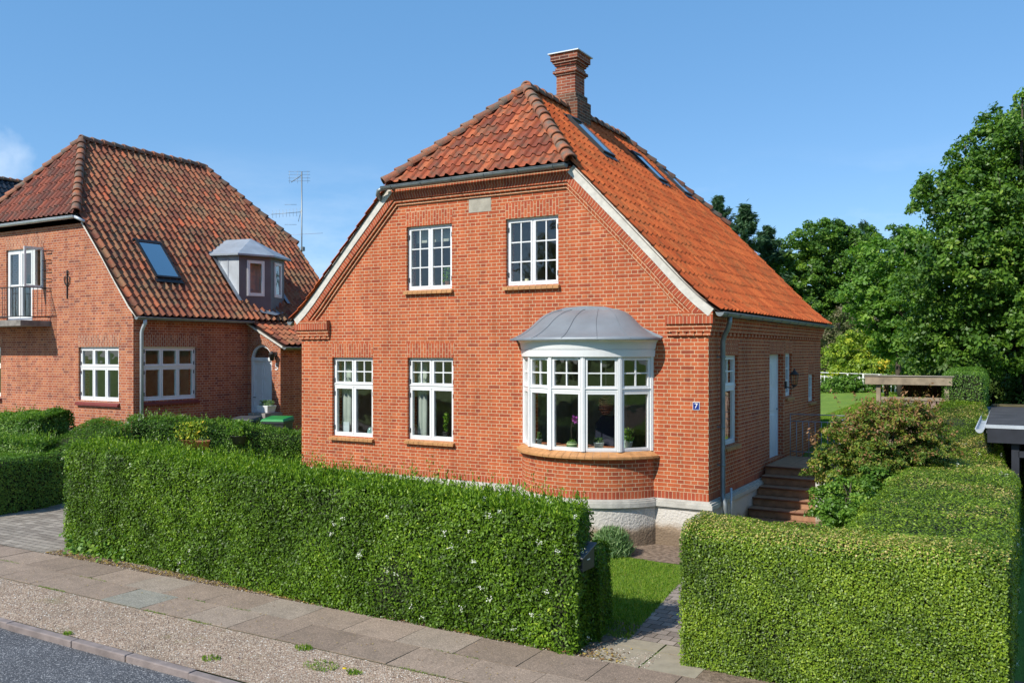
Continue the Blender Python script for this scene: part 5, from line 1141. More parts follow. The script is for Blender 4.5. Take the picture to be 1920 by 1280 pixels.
    cb_.grid(G); cb_.add(G[0], [list(range(15))]); cb_.add(G[-1], [list(range(14, -1, -1))]); cb_.build('shade_core', LM['core'], fol)
    if shoots:
        s = rng.uniform(0.05, LT-.05, shoots); x, y, dx, dy, w, h = cen(s); off = rng.uniform(-.5, .5, shoots)*w*.95; hh = rng.gamma(2.2, .045, shoots)+.02
        B = np.column_stack([x-dy*off, y+dx*off, h+(gz(x, y) if z0 is None else z0)-.04]); lean = rng.normal(size=(shoots, 2))*.25
        k = 9; tt = np.tile(np.linspace(.1, 1, k), shoots); I = np.repeat(np.arange(shoots), k)
        Pp = B[I]+np.column_stack([lean[I, 0]*hh[I]*tt, lean[I, 1]*hh[I]*tt, hh[I]*tt])+rng.normal(size=(shoots*k, 3))*.012
        nn = rng.normal(size=(shoots*k, 3)); nn[:, 2] *= .4
        Pp = xf(Pp) if xf is not None else Pp
        leaves('shoots', Pp, nn, leaf*1.05, mat, fol, aspect=aspect*.8, axis=np.array([0, 0, 1.]), axw=.7, up=0, rnd=.5+rng.normal(0, .22, shoots*k))
    if flowers:
        i = rng.integers(0, len(P), flowers); c = P[i]+Nn[i]*.05; keep = nse(c, 1.2, 31) > -.1; c = c[keep]; nc = Nn[i][keep]; k = 12
        Pp = np.repeat(c, k, 0)+rng.normal(size=(len(c)*k, 3))*.016
        leaves('flowers', Pp, np.repeat(nc, k, 0), .018, LM['flower'], fol, aspect=.8, up=.6)
    return fol
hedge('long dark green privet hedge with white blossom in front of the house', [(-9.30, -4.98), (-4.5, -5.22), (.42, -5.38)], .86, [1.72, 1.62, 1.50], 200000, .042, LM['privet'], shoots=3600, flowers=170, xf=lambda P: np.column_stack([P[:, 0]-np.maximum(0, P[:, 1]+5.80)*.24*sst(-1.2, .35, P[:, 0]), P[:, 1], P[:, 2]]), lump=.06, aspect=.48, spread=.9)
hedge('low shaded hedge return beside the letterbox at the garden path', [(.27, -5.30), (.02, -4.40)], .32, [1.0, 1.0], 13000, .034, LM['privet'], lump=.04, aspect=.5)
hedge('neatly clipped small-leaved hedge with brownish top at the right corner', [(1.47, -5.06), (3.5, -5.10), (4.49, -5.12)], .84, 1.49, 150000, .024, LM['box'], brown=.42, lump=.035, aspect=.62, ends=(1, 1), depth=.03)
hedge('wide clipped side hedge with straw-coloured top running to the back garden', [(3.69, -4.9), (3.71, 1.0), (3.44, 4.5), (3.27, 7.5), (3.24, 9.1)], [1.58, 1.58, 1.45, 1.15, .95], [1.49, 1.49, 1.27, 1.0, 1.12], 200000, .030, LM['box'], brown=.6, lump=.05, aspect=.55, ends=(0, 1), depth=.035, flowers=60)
hedge('taller leafy green hedge block beside the timber shelter', [(3.28, 8.95), (2.85, 20)], .90, [1.82, 1.75], 60000, .04, LM['bush'], lump=.06)
hedge('shaded hedge beyond the paved driveway at the left edge', [(-14.0, -4.75), (-14.0, -1.2)], 1.5, [1.12, 1.15], 36000, .045, LM['bush'], lump=.07)
hedge('hedge with cream blossom between the two brick houses', [(-14.1, -.75), (-10.3, 3.7)], .8, [1.05, 1.08], 40000, .045, LM['bush'], lump=.07, flowers=160, shoots=300)

def blob_leaves(lobes, n, leaf, clump=.5, seed=1, droop=0, shell=.75):
    """leaf positions in clumps through a set of ellipsoid lobes (cx,cy,cz,rx,ry,rz)"""
    r = np.random.default_rng(seed); lobes = np.array(lobes, float); vol = (lobes[:, 3]*lobes[:, 4]+lobes[:, 3]*lobes[:, 5]); pr = vol/vol.sum()
    nc = max(12, int(sum(4*pi*l[3]*l[5] for l in lobes)/(clump**2*1.15))); li = r.choice(len(lobes), nc, p=pr); d = r.normal(size=(nc, 3)); d /= np.linalg.norm(d, axis=1, keepdims=True)
    rad = shell+(1-shell)*r.uniform(0, 1, nc)**.5; rad = np.where(r.uniform(0, 1, nc) < .25, r.uniform(.3, .8, nc), rad)
    C = lobes[li, :3]+d*lobes[li, 3:]*rad[:, None]*(1+.10*r.normal(size=(nc, 1)))
    cs = clump*r.uniform(.55, 1.25, nc); k = r.integers(0, nc, n); o_ = r.normal(size=(n, 3)); o_ /= np.linalg.norm(o_, axis=1, keepdims=True)+1e-9; o_ *= (r.uniform(0, 1, (n, 1))**.45); o_[:, 2] *= .6
    P = C[k]+o_*cs[k][:, None]*.62; P[:, 2] -= droop*(np.linalg.norm(o_[:, :2], axis=1)**2)*cs[k]*.5
    Nn = d[k]*.45+o_*.6; Nn[:, 2] += .45
    rnd = .42+r.normal(0, .16, n)+.16*r.normal(size=nc)[k]
    return P, Nn, rnd, C
def tree(name, label, cat, base, lobes, n, leaf, mat, clump=.6, seed=1, group=None, droop=.4, trunk=.22, limbs=26, aspect=.6, shell=.75, rnd_fn=None, part='crown'):
    t = empty(name, tuple(base), label, cat, group)
    P, Nn, rnd, C = blob_leaves(lobes, n, leaf, clump, seed, droop, shell)
    if rnd_fn is not None: rnd = rnd_fn(P, rnd)
    leaves(part, P, Nn, leaf, mat, t, aspect=aspect, spread=1.1, rnd=rnd, up=.1)
    tb = MB(); c = np.mean([l[:3] for l in lobes], 0); r = np.random.default_rng(seed+50)
    fork = np.array([base[0]+(c[0]-base[0])*.5, base[1]+(c[1]-base[1])*.5, base[2]+(c[2]-base[2])*.45])
    tb.tube([base, (np.array(base)*.5+fork*.5)+r.normal(size=3)*.06, fork], [trunk, trunk*.8, trunk*.62], 9)
    idx = r.choice(len(C), min(limbs, len(C)), replace=False)
    for i in idx:
        e = C[i]; m = fork*.45+e*.55+r.normal(size=3)*.15+np.array([0, 0, .12]); tb.tube([fork+(e-fork)*.02, m, e], [trunk*.42, trunk*.22, trunk*.06], 5)
    tb.build('trunk', LM['bark'], t); return t
def lobe(u, v, D, r, rz=None, ry=None): p = pix(u, v, D); return (p[0], p[1], p[2], r, ry or r, rz or r)
def gb_(u, D): p = pix(u, 700, D); return (p[0], p[1], float(gz(p[0], p[1]))-.1)
# big lime at the right edge
big = [lobe(1975, 300, 27, 2.3, 2.0), lobe(1905, 300, 27, 1.6), lobe(1870, 380, 26.5, 1.8), lobe(1800, 400, 26.5, 1.35, 1.0), lobe(1960, 420, 27, 2.8), lobe(1840, 480, 26, 1.7), lobe(1900, 560, 26, 2.2), lobe(1790, 520, 26.5, 1.5, 1.1), lobe(1755, 350, 27, .7, .6), lobe(1850, 290, 27, 1.0, .9), lobe(1990, 560, 26.5, 2.2), lobe(1740, 560, 27.5, 1.1), lobe(1800, 610, 27, 1.4, 1.0), lobe(1915, 225, 27.5, 1.0, .8), lobe(1960, 650, 27.5, 2.0, 1.2), lobe(1760, 640, 28, 1.1, .8), lobe(2080, 420, 28, 3)]
tree('lime_tree', 'tall leafy green tree filling the right edge of the photo', 'tree', gb_(1950, 28), big, 150000, .125, LM['lime'], .62, 3, 'trees behind the garden', droop=.9, trunk=.3, limbs=50, shell=.8)
tree('light_green_tree', 'light green open-crowned tree left of the tallest tree', 'tree', gb_(1690, 40), [lobe(1655, 490, 40, 1.2), lobe(1615, 545, 40, 1.1), lobe(1700, 480, 40, 1.3), lobe(1720, 560, 39, 1.6), lobe(1645, 590, 40, 1.1), lobe(1690, 635, 40, 1.2, .9), lobe(1740, 470, 40, 1.1), lobe(1665, 545, 40, .9)], 26000, .17, LM['light'], .6, 4, 'trees behind the garden', droop=.8, trunk=.16, shell=.7)
tree('round_dark_tree', 'rounded dark green tree beyond the garden, behind the roof end', 'tree', gb_(1540, 58), [lobe(1535, 500, 58, 3.1, 2.7), lobe(1485, 530, 58, 2.5), lobe(1590, 490, 58, 2.6, 2.2), lobe(1610, 580, 57, 2.6), lobe(1530, 600, 57, 3.0), lobe(1545, 445, 58, 2.0, 1.1), lobe(1480, 600, 57, 2.2)], 90000, .20, LM['lime'], .7, 5, 'trees behind the garden', droop=.3, trunk=.3, shell=.9)
tree('shade_fill_tree', 'dark fill tree added to stand in for the shade behind the carport', 'tree', gb_(1880, 33), [lobe(1830, 660, 33, 1.8), lobe(1900, 640, 33, 2.2), lobe(1960, 680, 32, 2.2), lobe(1880, 700, 32, 1.5), lobe(1770, 680, 34, 1.2)], 30000, .16, LM['dark'], .8, 6, 'trees behind the garden', trunk=.3, shell=.7)  # dark crown added to fill in for the shade under the lime
def conifer(label, u, v_top, D, h, r0, seed, n=14000):
    p = pix(u, v_top, D); t = empty('conifer', (p[0], p[1], p[2]-h), label, 'tree', 'trees behind the garden'); r = np.random.default_rng(seed)
    nb_ = int(h*12); f = r.uniform(0, 1, nb_)**1.15; az = r.uniform(0, 6.28, nb_); L_ = r0*(f**.8)*r.uniform(.35, 1.35, nb_)+.15; k = r.integers(0, nb_, n); s = r.uniform(0.05, 1, n)
    x = p[0]+np.cos(az[k])*L_[k]*s; y = p[1]+np.sin(az[k])*L_[k]*s; z = p[2]-f[k]*h-.05+(.75*s*s-.35*s)*L_[k]
    P = np.column_stack([x, y, z])+r.normal(size=(n, 3))*.09; ax = np.column_stack([np.cos(az[k]), np.sin(az[k]), np.full(n, .2)])
    leaves('crown', P, r.normal(size=(n, 3)), .30, LM['conif'], t, aspect=.2, axis=ax, axw=.7, up=.3, rnd=.4+.25*s+r.normal(0, .15, n))
    MB().tube([(p[0], p[1], p[2]-h), (p[0], p[1], p[2])], [.18, .02], 7).build('trunk', LM['bark'], t)
conifer('dark conifer with the highest pointed tip just above the roof slope', 1347, 372, 55, 9, 3.2, 1, 22000)
conifer('dark conifer with twin spires right of the highest conifer', 1397, 388, 54, 9, 3.0, 2, 22000)
conifer('smaller dark conifer at the left side of the round tree', 1440, 428, 56, 8, 3.2, 3, 22000)
conifer('thin sparse conifer tip between the round tree and the light green tree', 1622, 412, 60, 9, 1.4, 4, 6000)
conifer('dark conifer partly hidden behind the light green tree', 1690, 430, 58, 9, 2.8, 5)
def shrub(label, base, lobes, n, leaf, mat, clump=.35, seed=1, group='garden shrubs', name='shrub', rnd_fn=None, aspect=.5, trunk=.05, droop=.3, cat='shrub'):
    return tree(name, label, cat, base, lobes, n, leaf, mat, clump, seed, group, droop, trunk, 18, aspect, .7, rnd_fn, 'foliage')
shrub('dull pink-flowering shrub beside the back corner of the house', gb_(1590, 50), [lobe(1590, 640, 50, 1.7, 1.9), lobe(1560, 670, 50, 1.4), lobe(1630, 650, 50, 1.4)], 20000, .13, LM['pink'], .6, 11)
shrub('yellow-green rounded shrub behind the white fence', gb_(1620, 46), [lobe(1620, 662, 46, 1.7, 1.3), lobe(1572, 680, 46, 1.3, 1.0), lobe(1668, 652, 46, 1.7, 1.45), lobe(1715, 655, 45.5, 1.5, 1.4), lobe(1645, 690, 46, 2.0, .9)], 40000, .13, LM['yellow'], .5, 12)
shrub('mid green bush between the yellow-green shrub and the dark tree', gb_(1740, 44), [lobe(1730, 670, 44, 1.4, 1.3), lobe(1775, 670, 43, 1.5, 1.4), lobe(1700, 690, 43, 1.0)], 14000, .13, LM['light'], .5, 13)
# low border plants in front of the fence
P, Nn, rnd, C = blob_leaves([(pix(u, 700, 44.5)[0], pix(u, 700, 44.5)[1], float(gz(*pix(u, 700, 44.5)[:2]))+.30, .9, .9, .55) for u in range(1535, 1760, 22)], 22000, .12, .35, 14)
o = leaves('border_plants', P, Nn, .12, LM['light'], rnd=rnd); tag(o, 'mixed low plants in the border under the white fence', 'border plants', kind='stuff')
def red_tips(P, rnd):
    h = (P[:, 2]-1.1)/1.3+.25*nse(P, 2.5, 8); k = rng.uniform(0, 1, len(P)) < np.clip(h, 0, 1)*.42; return np.where(k, rng.uniform(.72, 1, len(P)), np.clip(rnd, 0, .7))
wl = [lobe(1655, 835, 14.8, .85, .70), lobe(1600, 890, 14.4, .68, .55), lobe(1690, 800, 14.9, .62, .42), lobe(1600, 815, 14.6, .50, .36), lobe(1735, 840, 14.9, .48, .42), lobe(1570, 850, 14.4, .40, .42), lobe(1640, 780, 14.8, .42, .26), lobe(1700, 770, 15.0, .36, .22)]
ws = shrub('large rounded shrub with reddish brown leaf tips beside the steps', (2.45, .9, 0), wl, 46000, .058, LM['weig'], .20, 15, rnd_fn=red_tips, aspect=.42, name='weigela_shrub')
# arching shoots standing out of the shrub
sp = []; sn = []; sr = []
for k in range(70):
    l = wl[rng.integers(0, len(wl))]; a = rng.uniform(0, 6.28); e = np.array([l[0]+l[3]*.8*cos(a), l[1]+l[3]*.8*sin(a), l[2]+l[5]*rng.uniform(.2, 1)]); d = np.array([cos(a)*.5, sin(a)*.5, rng.uniform(.3, 1.1)]); ln = rng.uniform(.12, .34)
    for s_ in np.linspace(0, 1, 12): sp.append(e+d*ln*s_+rng.normal(size=3)*.02); sn.append(rng.normal(size=3)); sr.append(.6+.4*s_)
leaves('shoots', np.array(sp), np.array(sn), .058, LM['weig'], ws, aspect=.4, rnd=np.array(sr), axis=np.array([0, 0, 1.]), axw=.3)
shrub('low bright green bush at the foot of the large red-tipped shrub', (2.2, -.3, 0), [lobe(1600, 945, 13.6, .62, .42), lobe(1665, 930, 13.6, .55, .48), lobe(1560, 960, 13.7, .3, .3)], 16000, .055, LM['bush'], .22, 16, aspect=.5)
hedge('dense rounded green bush under the balcony at the left edge', [(-17.9, -3.0), (-14.75, -2.15)], 1.25, [1.62, 1.58], 60000, .05, LM['bush'], round_=.4, lump=.10, name='bush', group='rounded bushes by the driveway', shoots=700)
hedge('low yellowish rounded bush between the driveway hedge and the taller bush', [(-15.2, -3.35), (-13.75, -2.85)], .75, [1.36, 1.34], 20000, .045, LM['bush'], round_=.3, lump=.09, name='bush', group='rounded bushes by the driveway', shoots=300)
# lavender cushion in the bed
lav = []; 
n = 5200; a = rng.uniform(0, 6.28, n); el = np.arccos(rng.uniform(.05, 1, n)); rr = .36*rng.uniform(.5, 1, n)
d = np.column_stack([np.sin(el)*np.cos(a), np.sin(el)*np.sin(a), np.cos(el)*1.25]); P = np.array([-1.24, -1.15, .02])+d*rr[:, None]
o = leaves('lavender', P, rng.normal(size=(n, 3)), .13, LM['lav'], aspect=.10, axis=d+np.array([0, 0, .8]), axw=.8, up=0); tag(o, 'grey-green lavender cushion at the foot of the bay', 'plant')
MB().lathe(-1.24, -1.15, [(.05, 0), (.2, .04), (.22, .2), (.12, .33)], 10).build('stems', LM['core'], o)
# ivy leaves and nettles at the hedge foot
n = 1400; P = np.column_stack([rng.uniform(-9, .2, n), -5.52+.08*rng.normal(size=n), rng.gamma(2, .06, n)]); keep = nse(P*[1, 0, 0], .9, 4) > .05; P = P[keep]
o = leaves('hedge_foot_weeds', P, np.tile([0, -.6, .6], (len(P), 1)), .07, LM['light'], aspect=.8); tag(o, 'larger-leaved weeds growing out of the hedge foot', 'weeds', kind='stuff')

# ------------------------------------------------------------------ trees and a hedge across the road, seen only mirrored in the panes
for k, (x, y, s_) in enumerate(((-14, -27, 1.0), (-3, -30, 1.15), (9, -26, .95), (20, -31, 1.1))):
    lb = [(x+a*s_, y+b2*s_, 7.0*s_+c*s_, 3.2*s_, 2.8*s_, 3.2*s_) for a, b2, c in ((0, 0, 0), (1.6, .5, -.6), (-1.6, .4, -.8), (.2, -.5, 1.6), (0, 1.2, -1.5))]
    tree('street_tree', ['leafy tree across the road, mirrored in the left lower window', 'leafy tree across the road, mirrored in the bay window', 'leafy tree across the road behind the camera', 'rightmost leafy tree across the road'][k], 'tree', (x, y, 0), lb, 14000, .3, LM['dark'], .9, 60+k, 'trees across the road', limbs=8)
hedge('long hedge across the road, mirrored low in the window panes', [(-34, -18.4), (26, -18.4)], .9, 1.3, 24000, .10, LM['bush'], z0=0, lump=.05)

# ------------------------------------------------------------------ small objects
# letterbox in the hedge end
lb_ = empty('letterbox', (.28, -5.48, .86), 'dark grey letterbox with slanted lid at the hedge end', 'letterbox')
m_ = simple('grey_enamel', (.045, .05, .06), .4, metal=.2)
MB().prism([(-5.64, .88), (-5.33, .88), (-5.33, 1.12), (-5.64, 1.03)], 'x', .24, .40).build('body', m_, lb_, bevel=.006)
MB().hexa([(.22, -5.67, 1.03), (.42, -5.67, 1.03), (.42, -5.31, 1.135), (.22, -5.31, 1.135), (.22, -5.67, 1.045), (.42, -5.67, 1.045), (.42, -5.31, 1.155), (.22, -5.31, 1.155)]).build('lid', simple('grey_lid', (.14, .145, .16), .45, metal=.2), lb_, bevel=.004)
MB().box(.401, .404, -5.52, -5.45, .99, 1.003).build('slot', M['white'], lb_)
MB().box(.20, .235, -5.42, -5.385, 0, .92).build('post', m_, lb_)
# timber shelter in the back garden
tmb = simple('weathered_timber', (.27, .215, .15), .85, var=.35, scale=5, bump=.004, bscale=12); tmd = simple('brown_board', (.13, .060, .025), .8, var=.35, scale=7)
sh = empty('timber_shelter', (2.1, 9.8, 1.0), 'open weathered timber shelter with flat roof in the back garden', 'shelter')
MB().box(1.09, 3.04, 8.93, 8.97, 2.50, 2.71).build('fascia', tmb, sh, bevel=.006); MB().box(1.11, 3.02, 8.99, 10.6, 2.62, 2.69).build('roof', simple('roof_felt', (.20, .15, .12), .9, var=.3, scale=3), sh)
MB().box(1.05, 3.08, 8.90, 8.99, 2.712, 2.725).build('roof_edge', simple('pale_edge', (.42, .36, .30), .7), sh)
for x in (1.34, 2.86): MB().box(x, x+.10, 9.02, 9.12, .9, 2.61).build('post', tmb, sh)
for x in (1.34, 2.86): MB().box(x, x+.10, 10.40, 10.5, .9, 2.61).build('post', tmb, sh)
MB().box(1.45, 2.86, 9.04, 9.10, 2.12, 2.20).build('rail', tmb, sh)
for i in range(9): a = 1.46+i*.155; MB().box(a, a+.13, 9.06, 9.085, 1.0, 2.11).build('front_board', simple('pinkish_board', (.25, .17, .14), .85, var=.3), sh) if i % 1 == 0 else None
for i in range(10): a = 1.78+i*.118; MB().box(a, a+.112, 10.36, 10.39, .95, 2.6).build('back_board', tmd, sh)
# white fence
wf = empty('white_fence', (pix(1560, 700, 45)[0], pix(1560, 700, 45)[1], 1.4), 'low white picket fence beyond the lawn', 'fence')
A = pix(1500, 697, 45.5); B = pix(1690, 703, 43.5); d = (B-A); 
rl = MB(); 
for dz in (0, -.20): rl.tube([A+[0, 0, dz], B+[0, 0, dz]], .022, 4)
rl.build('rail', M['white'], wf)
for i in range(26): p = A+d*(i+.5)/26; z_ = p[2]-.13; MB().box(p[0]-.022, p[0]+.022, p[1]-.012, p[1]+.012, float(gz(p[0], p[1])), z_).build('picket', M['white'], wf) if i % 4 else MB().box(p[0]-.04, p[0]+.04, p[1]-.03, p[1]+.03, float(gz(p[0], p[1])), p[2]+.02).build('post', M['white'], wf)
# carport
cpt = empty('carport', (6, 6.5, 0), 'black timber carport with flat felt roof behind the side hedge', 'carport')
MB().prism([(3.96, 3.42), (8.6, 3.42), (8.6, 10.8), (3.80, 10.8)], 'z', 1.86, 1.985).build('roof', simple('grey_roof_felt', (.05, .05, .053), .85, var=.35, scale=2, bump=.002), cpt)
MB().prism([(3.80, 10.0), (8.6, 9.9), (8.6, 10.79), (3.81, 10.79)], 'z', 1.986, 2.005).build('moss', simple('roof_moss', (.10, .08, .03), .95, var=.5, scale=3), cpt)
MB().box(3.95, 8.6, 3.36, 3.42, 1.955, 2.015).build('edge_trim', M['zincl'], cpt); MB().box(3.98, 8.6, 3.37, 3.41, 1.70, 1.953).build('fascia', simple('black_board', (.022, .025, .034), .6, var=.3, scale=4), cpt)
gutter('gutter', (3.86, 3.34, 1.93), (3.72, 10.8, 1.93), cpt, mat=M['zincl'], brackets=False)
for x, y in ((4.35, 3.5), (8.2, 3.5), (4.35, 7), (4.2, 10.4), (8.2, 10.4)): MB().box(x, x+.12, y, y+.12, 0, 1.86).build('post', bpy.data.materials['black_board'], cpt)
MB().box(4.1, 8.6, 10.45, 10.5, 0, 1.86).box(8.5, 8.55, 3.6, 10.4, 0, 1.86).build('back_wall', bpy.data.materials['black_board'], cpt)
MB().box(4.46, 4.9, 3.5, 3.6, 1.45, 1.56).build('brace', bpy.data.materials['black_board'], cpt)
lg = MB()
for i in range(26): a = rng.uniform(4.9, 6.6); z_ = .15+.13*(i//5); lg.tube([(4.75+(i % 5)*.30+(i//5 % 2)*.12, 5.0, z_), (4.75+(i % 5)*.30+(i//5 % 2)*.12, 5.6, z_)], .09, 8)
tag(lg.build('firewood_stack', simple('firewood', (.30, .15, .09), .9, var=.3)), 'stack of reddish firewood logs inside the dark carport', 'firewood')
# wheelie bins by the neighbour's door
def bin_(x, y, rz, lidc, label):
    t = empty('wheelie_bin', (x, y, .35), label, 'bin', 'wheelie bins by the neighbouring door', rz)
    R_ = Matrix.Translation((x, y, -.02)) @ Matrix.Rotation(rz, 4, 'Z'); X = lambda v: tuple(R_ @ Vector(v))
    b = MB().hexa([(-.24, -.28, .42), (.24, -.28, .42), (.24, .28, .42), (-.24, .28, .42), (-.29, -.34, 1.50), (.29, -.34, 1.50), (.29, .34, 1.50), (-.29, .34, 1.50)]); b.box(-.31, .31, -.36, .36, 1.48, 1.53); b.build('body', simple('dark_grey_plastic', (.035, .037, .04), .5), t, xf=X)
    l = MB().hexa([(-.32, -.37, 1.535), (.32, -.37, 1.535), (.32, .36, 1.535), (-.32, .36, 1.535), (-.28, -.32, 1.60), (.28, -.32, 1.60), (.30, .36, 1.64), (-.30, .36, 1.64)]); l.build('lid', lidc, t, xf=X, bevel=.01)
    MB().tube([(-.26, .37, 1.58), (-.26, .43, 1.60), (.26, .43, 1.60), (.26, .37, 1.58)], .016, 6).build('handle', M['dark'], t, xf=X)
    for s_ in (-1, 1): MB().tube([(s_*.24, .30, .50), (s_*.30, .30, .50)], .11, 12).build('wheel', M['dark'], t, xf=X)
bin_(-12.98, 1.95, .4, simple('grey_plastic_lid', (.06, .062, .065), .5), 'dark wheelie bin with grey lid below the arched door')
bin_(-12.25, 2.35, .4, simple('green_plastic_lid', (.01, .22, .045), .45), 'dark wheelie bin with bright green lid by the steps')
# planter by the arched door
pl = empty('planter', (-13.62, 3.35, 1.62), 'white planter with small flowers on the step block', 'planter')
MB().hexa([(-13.80, 3.18, 1.625), (-13.46, 3.18, 1.625), (-13.46, 3.45, 1.625), (-13.80, 3.45, 1.625), (-13.85, 3.14, 1.82), (-13.41, 3.14, 1.82), (-13.41, 3.49, 1.82), (-13.85, 3.49, 1.82)]).build('trough', M['white'], pl, bevel=.01)
n = 420; leaves('plants', np.column_stack([rng.uniform(-13.82, -13.44, n), rng.uniform(3.18, 3.46, n), rng.uniform(1.80, 1.96, n)]), rng.normal(size=(n, 3)), .05, LM['lav'], pl)
# generic pot plants
def pot(name, label, x, y, z, r, h, potmat, plant, hp, mat, n, leaf, group=None, aspect=.3, spread=.5, rimmed=True):
    t = empty(name, (x, y, z), label, 'pot plant', group)
    MB().lathe(x, y, [(r*.7, z), (r, z+h), (r*1.06, z+h) if rimmed else (r, z+h), (r*1.06, z+h-.01), (r*.85, z+h-.012), (.002, z+h-.015)], 16).build('pot', potmat, t)
    i = np.arange(n); a = rng.uniform(0, 6.28, n); f = rng.uniform(.05, 1, n)
    P = np.column_stack([x+np.cos(a)*spread*r*f*1.6, y+np.sin(a)*spread*r*f*1.6, z+h+hp*rng.uniform(.05, 1, n)]); d = np.column_stack([np.cos(a)*.5, np.sin(a)*.5, np.ones(n)])
    leaves('plant', P, rng.normal(size=(n, 3)), leaf, mat, t, aspect=aspect, axis=d, axw=.6, up=0); return t
wp = simple('white_pot', (.62, .66, .62), .4); tp = simple('terracotta', (.38, .15, .07), .8); dkp = simple('dark_pot', (.05, .05, .05), .5)
g_out = 'potted plants by the neighbouring house'
p = pix(357, 832, 21.5); pot('potted_plant', 'leafy potted shrub behind the hedge below the neighbouring side window', p[0], p[1], p[2]-.1, .25, .22, tp, 0, .42, LM['yellow'], 900, .07, g_out, .5, 1.0)
p = pix(380, 832, 21.2); pot('potted_plant', 'empty-looking terracotta pot right of the leafy potted shrub', p[0], p[1], p[2]-.12, .17, .2, tp, 0, .06, LM['lav'], 60, .04, g_out)
p = pix(448, 816, 21.8); pot('potted_plant', 'loose light green plant near the arched door', p[0], p[1], p[2]-.2, .2, .2, dkp, 0, .38, LM['light'], 500, .08, g_out, .5, 1.0)
# window sill objects of the main house
gi = 'pot plants on the window sills'
def bayp(u, r=1.16): # point on the bay sill seen at picture column u
    for a in np.linspace(-1.1, 1.1, 400):
        x, y = BC[0]+r*sin(a), BC[1]-r*cos(a); dx, dy = x-CAM[0], y-CAM[1]; s, c = sin(.5303), cos(.5303); uu = 960+1663.15*(dx*c+dy*s)/(-dx*s+dy*c)
        if uu > u: return x, y
    return BC[0]+r*sin(.75), BC[1]-r*cos(.75)
x, y = bayp(1011); pot('cactus_pot', 'small white pot with a stubby green cactus, leftmost in the bay', x, y, 1.60, .055, .11, wp, 0, .12, LM['lav'], 60, .06, gi, .5)
x, y = bayp(1072)
orc = pot('orchid_pot', 'orchid with purple bloom in a green striped round pot in the bay', x, y, 1.60, .085, .04, simple('pot_green', (.10, .17, .07), .4), 0, .10, LM['light'], 26, .14, gi, .3)
for k, z_ in enumerate((.02, .05, .08, .11)): MB().lathe(x, y, [(.095-.012*abs(k-1.5), 1.60+z_), (.105-.012*abs(k-1.5), 1.61+z_), (.105-.012*abs(k-1.5), 1.625+z_), (.095-.012*abs(k-1.5), 1.632+z_)], 18).build('stripe', simple('stripe_%d' % (k % 2), ((.50, .58, .30), (.12, .20, .08))[k % 2], .4), orc)
MB().tube([(x, y, 1.72), (x-.02, y, 1.95), (x+.02, y, 2.12), (x+.06, y-.01, 2.13)], .006, 5).build('stem', LM['bark'], orc)
n = 26; leaves('bloom', np.column_stack([x+.06+rng.normal(0, .03, n), y-.01+rng.normal(0, .03, n), 2.12+rng.normal(0, .03, n)]), rng.normal(size=(n, 3)), .06, leafmat('purple_petal', [(0, (.35, .05, .35)), (1, (.55, .12, .55))], .2), orc, aspect=.8)
x, y = bayp(1122); pot('potted_plant', 'white pot with a small dark plant, third in the bay', x, y, 1.60, .09, .14, wp, 0, .07, LM['lav'], 80, .06, gi, .6)
x, y = bayp(1178); pot('potted_plant', 'white pot with spreading leafy plant, rightmost in the bay', x, y, 1.60, .07, .15, wp, 0, .22, LM['light'], 90, .09, gi, .3, .9)
x, y = bayp(1196, 1.05)
MB().add([(x-.06, y, 1.60), (x+.10, y+.06, 1.60), (x+.08, y+.14, 1.84), (x-.04, y+.08, 1.86), (x-.06, y+.012, 1.60), (x+.10, y+.072, 1.60), (x+.08, y+.152, 1.84), (x-.04, y+.092, 1.86)], [(0, 1, 2, 3), (7, 6, 5, 4), (0, 4, 5, 1), (1, 5, 6, 2), (2, 6, 7, 3), (3, 7, 4, 0)]).build('picture_frame', simple('pale_green_card', (.42, .55, .50), .6)); tag(bpy.data.objects['picture_frame'], 'pale leaning card behind the rightmost bay plant', 'picture')
# pendant lamp and dark chair back in the bay room
pdl = empty('pendant_lamp', (-1.55, .9, 2.4), 'woven copper-coloured pendant lamp hanging behind the bay', 'lamp')
c = pix_y(1136, 758, .55); pdl.location = tuple(c); bpy.context.view_layer.update()
mb = MB()
for k in range(9):
    zz = c[2]-.16+.04*k; rr = .13*sqrt(max(.05, 1-((k-4)/4.6)**2)); mb.tube([(c[0]+rr*cos(a), c[1]+rr*sin(a), zz+.012*sin(a+k)) for a in np.linspace(0, 2*pi, 19)], .015, 5)
mb.build('shade', simple('copper_strips', (.38, .17, .12), .4, metal=.4), pdl); MB().lathe(c[0], c[1], [(.02, c[2]-.12), (.085, c[2]-.05), (.09, c[2]+.05), (.02, c[2]+.13)], 14).build('inner_shade', simple('lamp_inner', (.20, .10, .08), .6), pdl)
MB().tube([tuple(c+[0, 0, .15]), (c[0], c[1], 3.44)], .006, 5).build('cord', M['white'], pdl)
p = pix_y(1137, 815, .75); ob = MB().prism([(p[0]-.28, 1.3), (p[0]+.24, 1.3), (p[0]+.22, 1.98), (p[0]+.10, 2.10), (p[0]-.14, 2.10), (p[0]-.26, 1.96)], 'y', .82, .90).build('chair_back', simple('dark_blue_fabric', (.02, .022, .045), .9), bevel=.02); tag(ob, 'dark blue upholstered chair back in the bay room', 'chair')
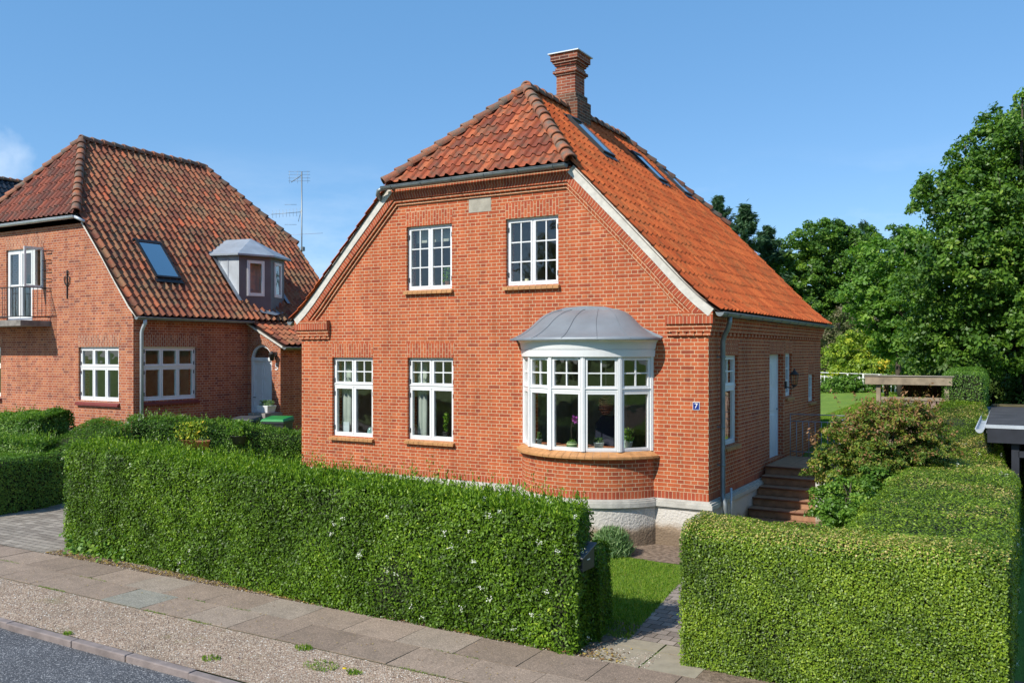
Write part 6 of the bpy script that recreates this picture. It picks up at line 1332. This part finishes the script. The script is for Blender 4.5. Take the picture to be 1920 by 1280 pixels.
# flat windows
def on_sill(u, x_w, zs, y=.18): return pix_y(u, 700, y)[0], y, zs
x, y, z = on_sill(836, 0, 1.585, .17); pot('cactus_pot', 'tall branching cactus in a dark pot in the middle lower window', x, y, z, .07, .12, dkp, 0, .36, LM['light'], 70, .10, gi, .35, .45)
x, y, z = on_sill(650, 0, 1.565, .17); ob = MB().box(x-.09, x+.07, y, y+.02, z-.0, z+.24).build('white_card', simple('white_card', (.55, .60, .62), .6)); tag(ob, 'white card standing in the left lower window', 'card')
x, y, z = on_sill(662, 0, 1.565, .17); pot('succulent_pot', 'tiny yellowish succulent beside the white card', x, y, z, .035, .05, tp, 0, .07, LM['yellow'], 26, .05, gi, .5, .5)
x, y, z = on_sill(695, 0, 1.565, .17); ob = MB().lathe(x, y, [(.06, z), (.075, z+.06), (.05, z+.13), (.03, z+.15)], 14).build('glass_vase', simple('turquoise_glass', (.25, .38, .36), .15)); tag(ob, 'small turquoise vase in the right half of the left lower window', 'vase')
x, y, z = on_sill(839, 0, 4.595, .17); pot('potted_plant', 'small green tree-like plant in terracotta pot in the left upper window', x, y, z, .06, .11, tp, 0, .30, LM['light'], 120, .07, gi, .6, 1.0)
x, y, z = on_sill(988, 0, 4.60, .17); ob = MB().lathe(x, y, [(.04, z), (.04, z+.08), (.005, z+.085)], 14).build('candle', simple('cream_wax', (.65, .60, .40), .5)); tag(ob, 'cream candle in the right upper window', 'candle')
# curtains and blind
cmt = simple('pale_curtain', (.42, .46, .42), .9, var=.08)
def curtain(label, x0, x1, z0, z1, y):
    n = 24; P = [[(x0+(x1-x0)*i/n, y+.018*sin(i*1.9), z) for i in range(n+1)] for z in (z0, z1)]; P += [[(p[0], p[1]+.01, p[2]) for p in P[1]], [(p[0], p[1]+.01, p[2]) for p in P[0]]]
    tag(MB().grid(P).build('curtain', cmt, recalc=False), label, 'curtain', 'curtains behind the front windows')
curtain('pale curtain in the left half of the left lower window', -8.22, -7.98, 1.57, 3.16, .27); curtain('pale curtain in the left half of the middle lower window', -6.20, -5.98, 1.59, 3.16, .27)
ob = MB().box(-6.22, -5.24, .25, .27, 5.52, 5.80).build('roller_blind', simple('cream_blind', (.42, .42, .36), .8)); tag(ob, 'cream blind rolled down at the top of the left upper window', 'blind')

# far belt of trees on the horizon, hidden from the photograph's own position
r_ = np.random.default_rng(77); lb = [(x, 78+r_.uniform(-5, 5), 2.5+r_.uniform(0, 2), 5.5, 3, r_.uniform(3.5, 5.5)) for x in np.arange(-150, 80, 6.5)]
P, Nn, rnd, C = blob_leaves(lb, 60000, .6, 2.2, 78); tag(leaves('far_woods', P, Nn, .6, LM['dark'], rnd=rnd, aspect=.8), 'far belt of dark trees on the horizon', 'woods', kind='stuff')
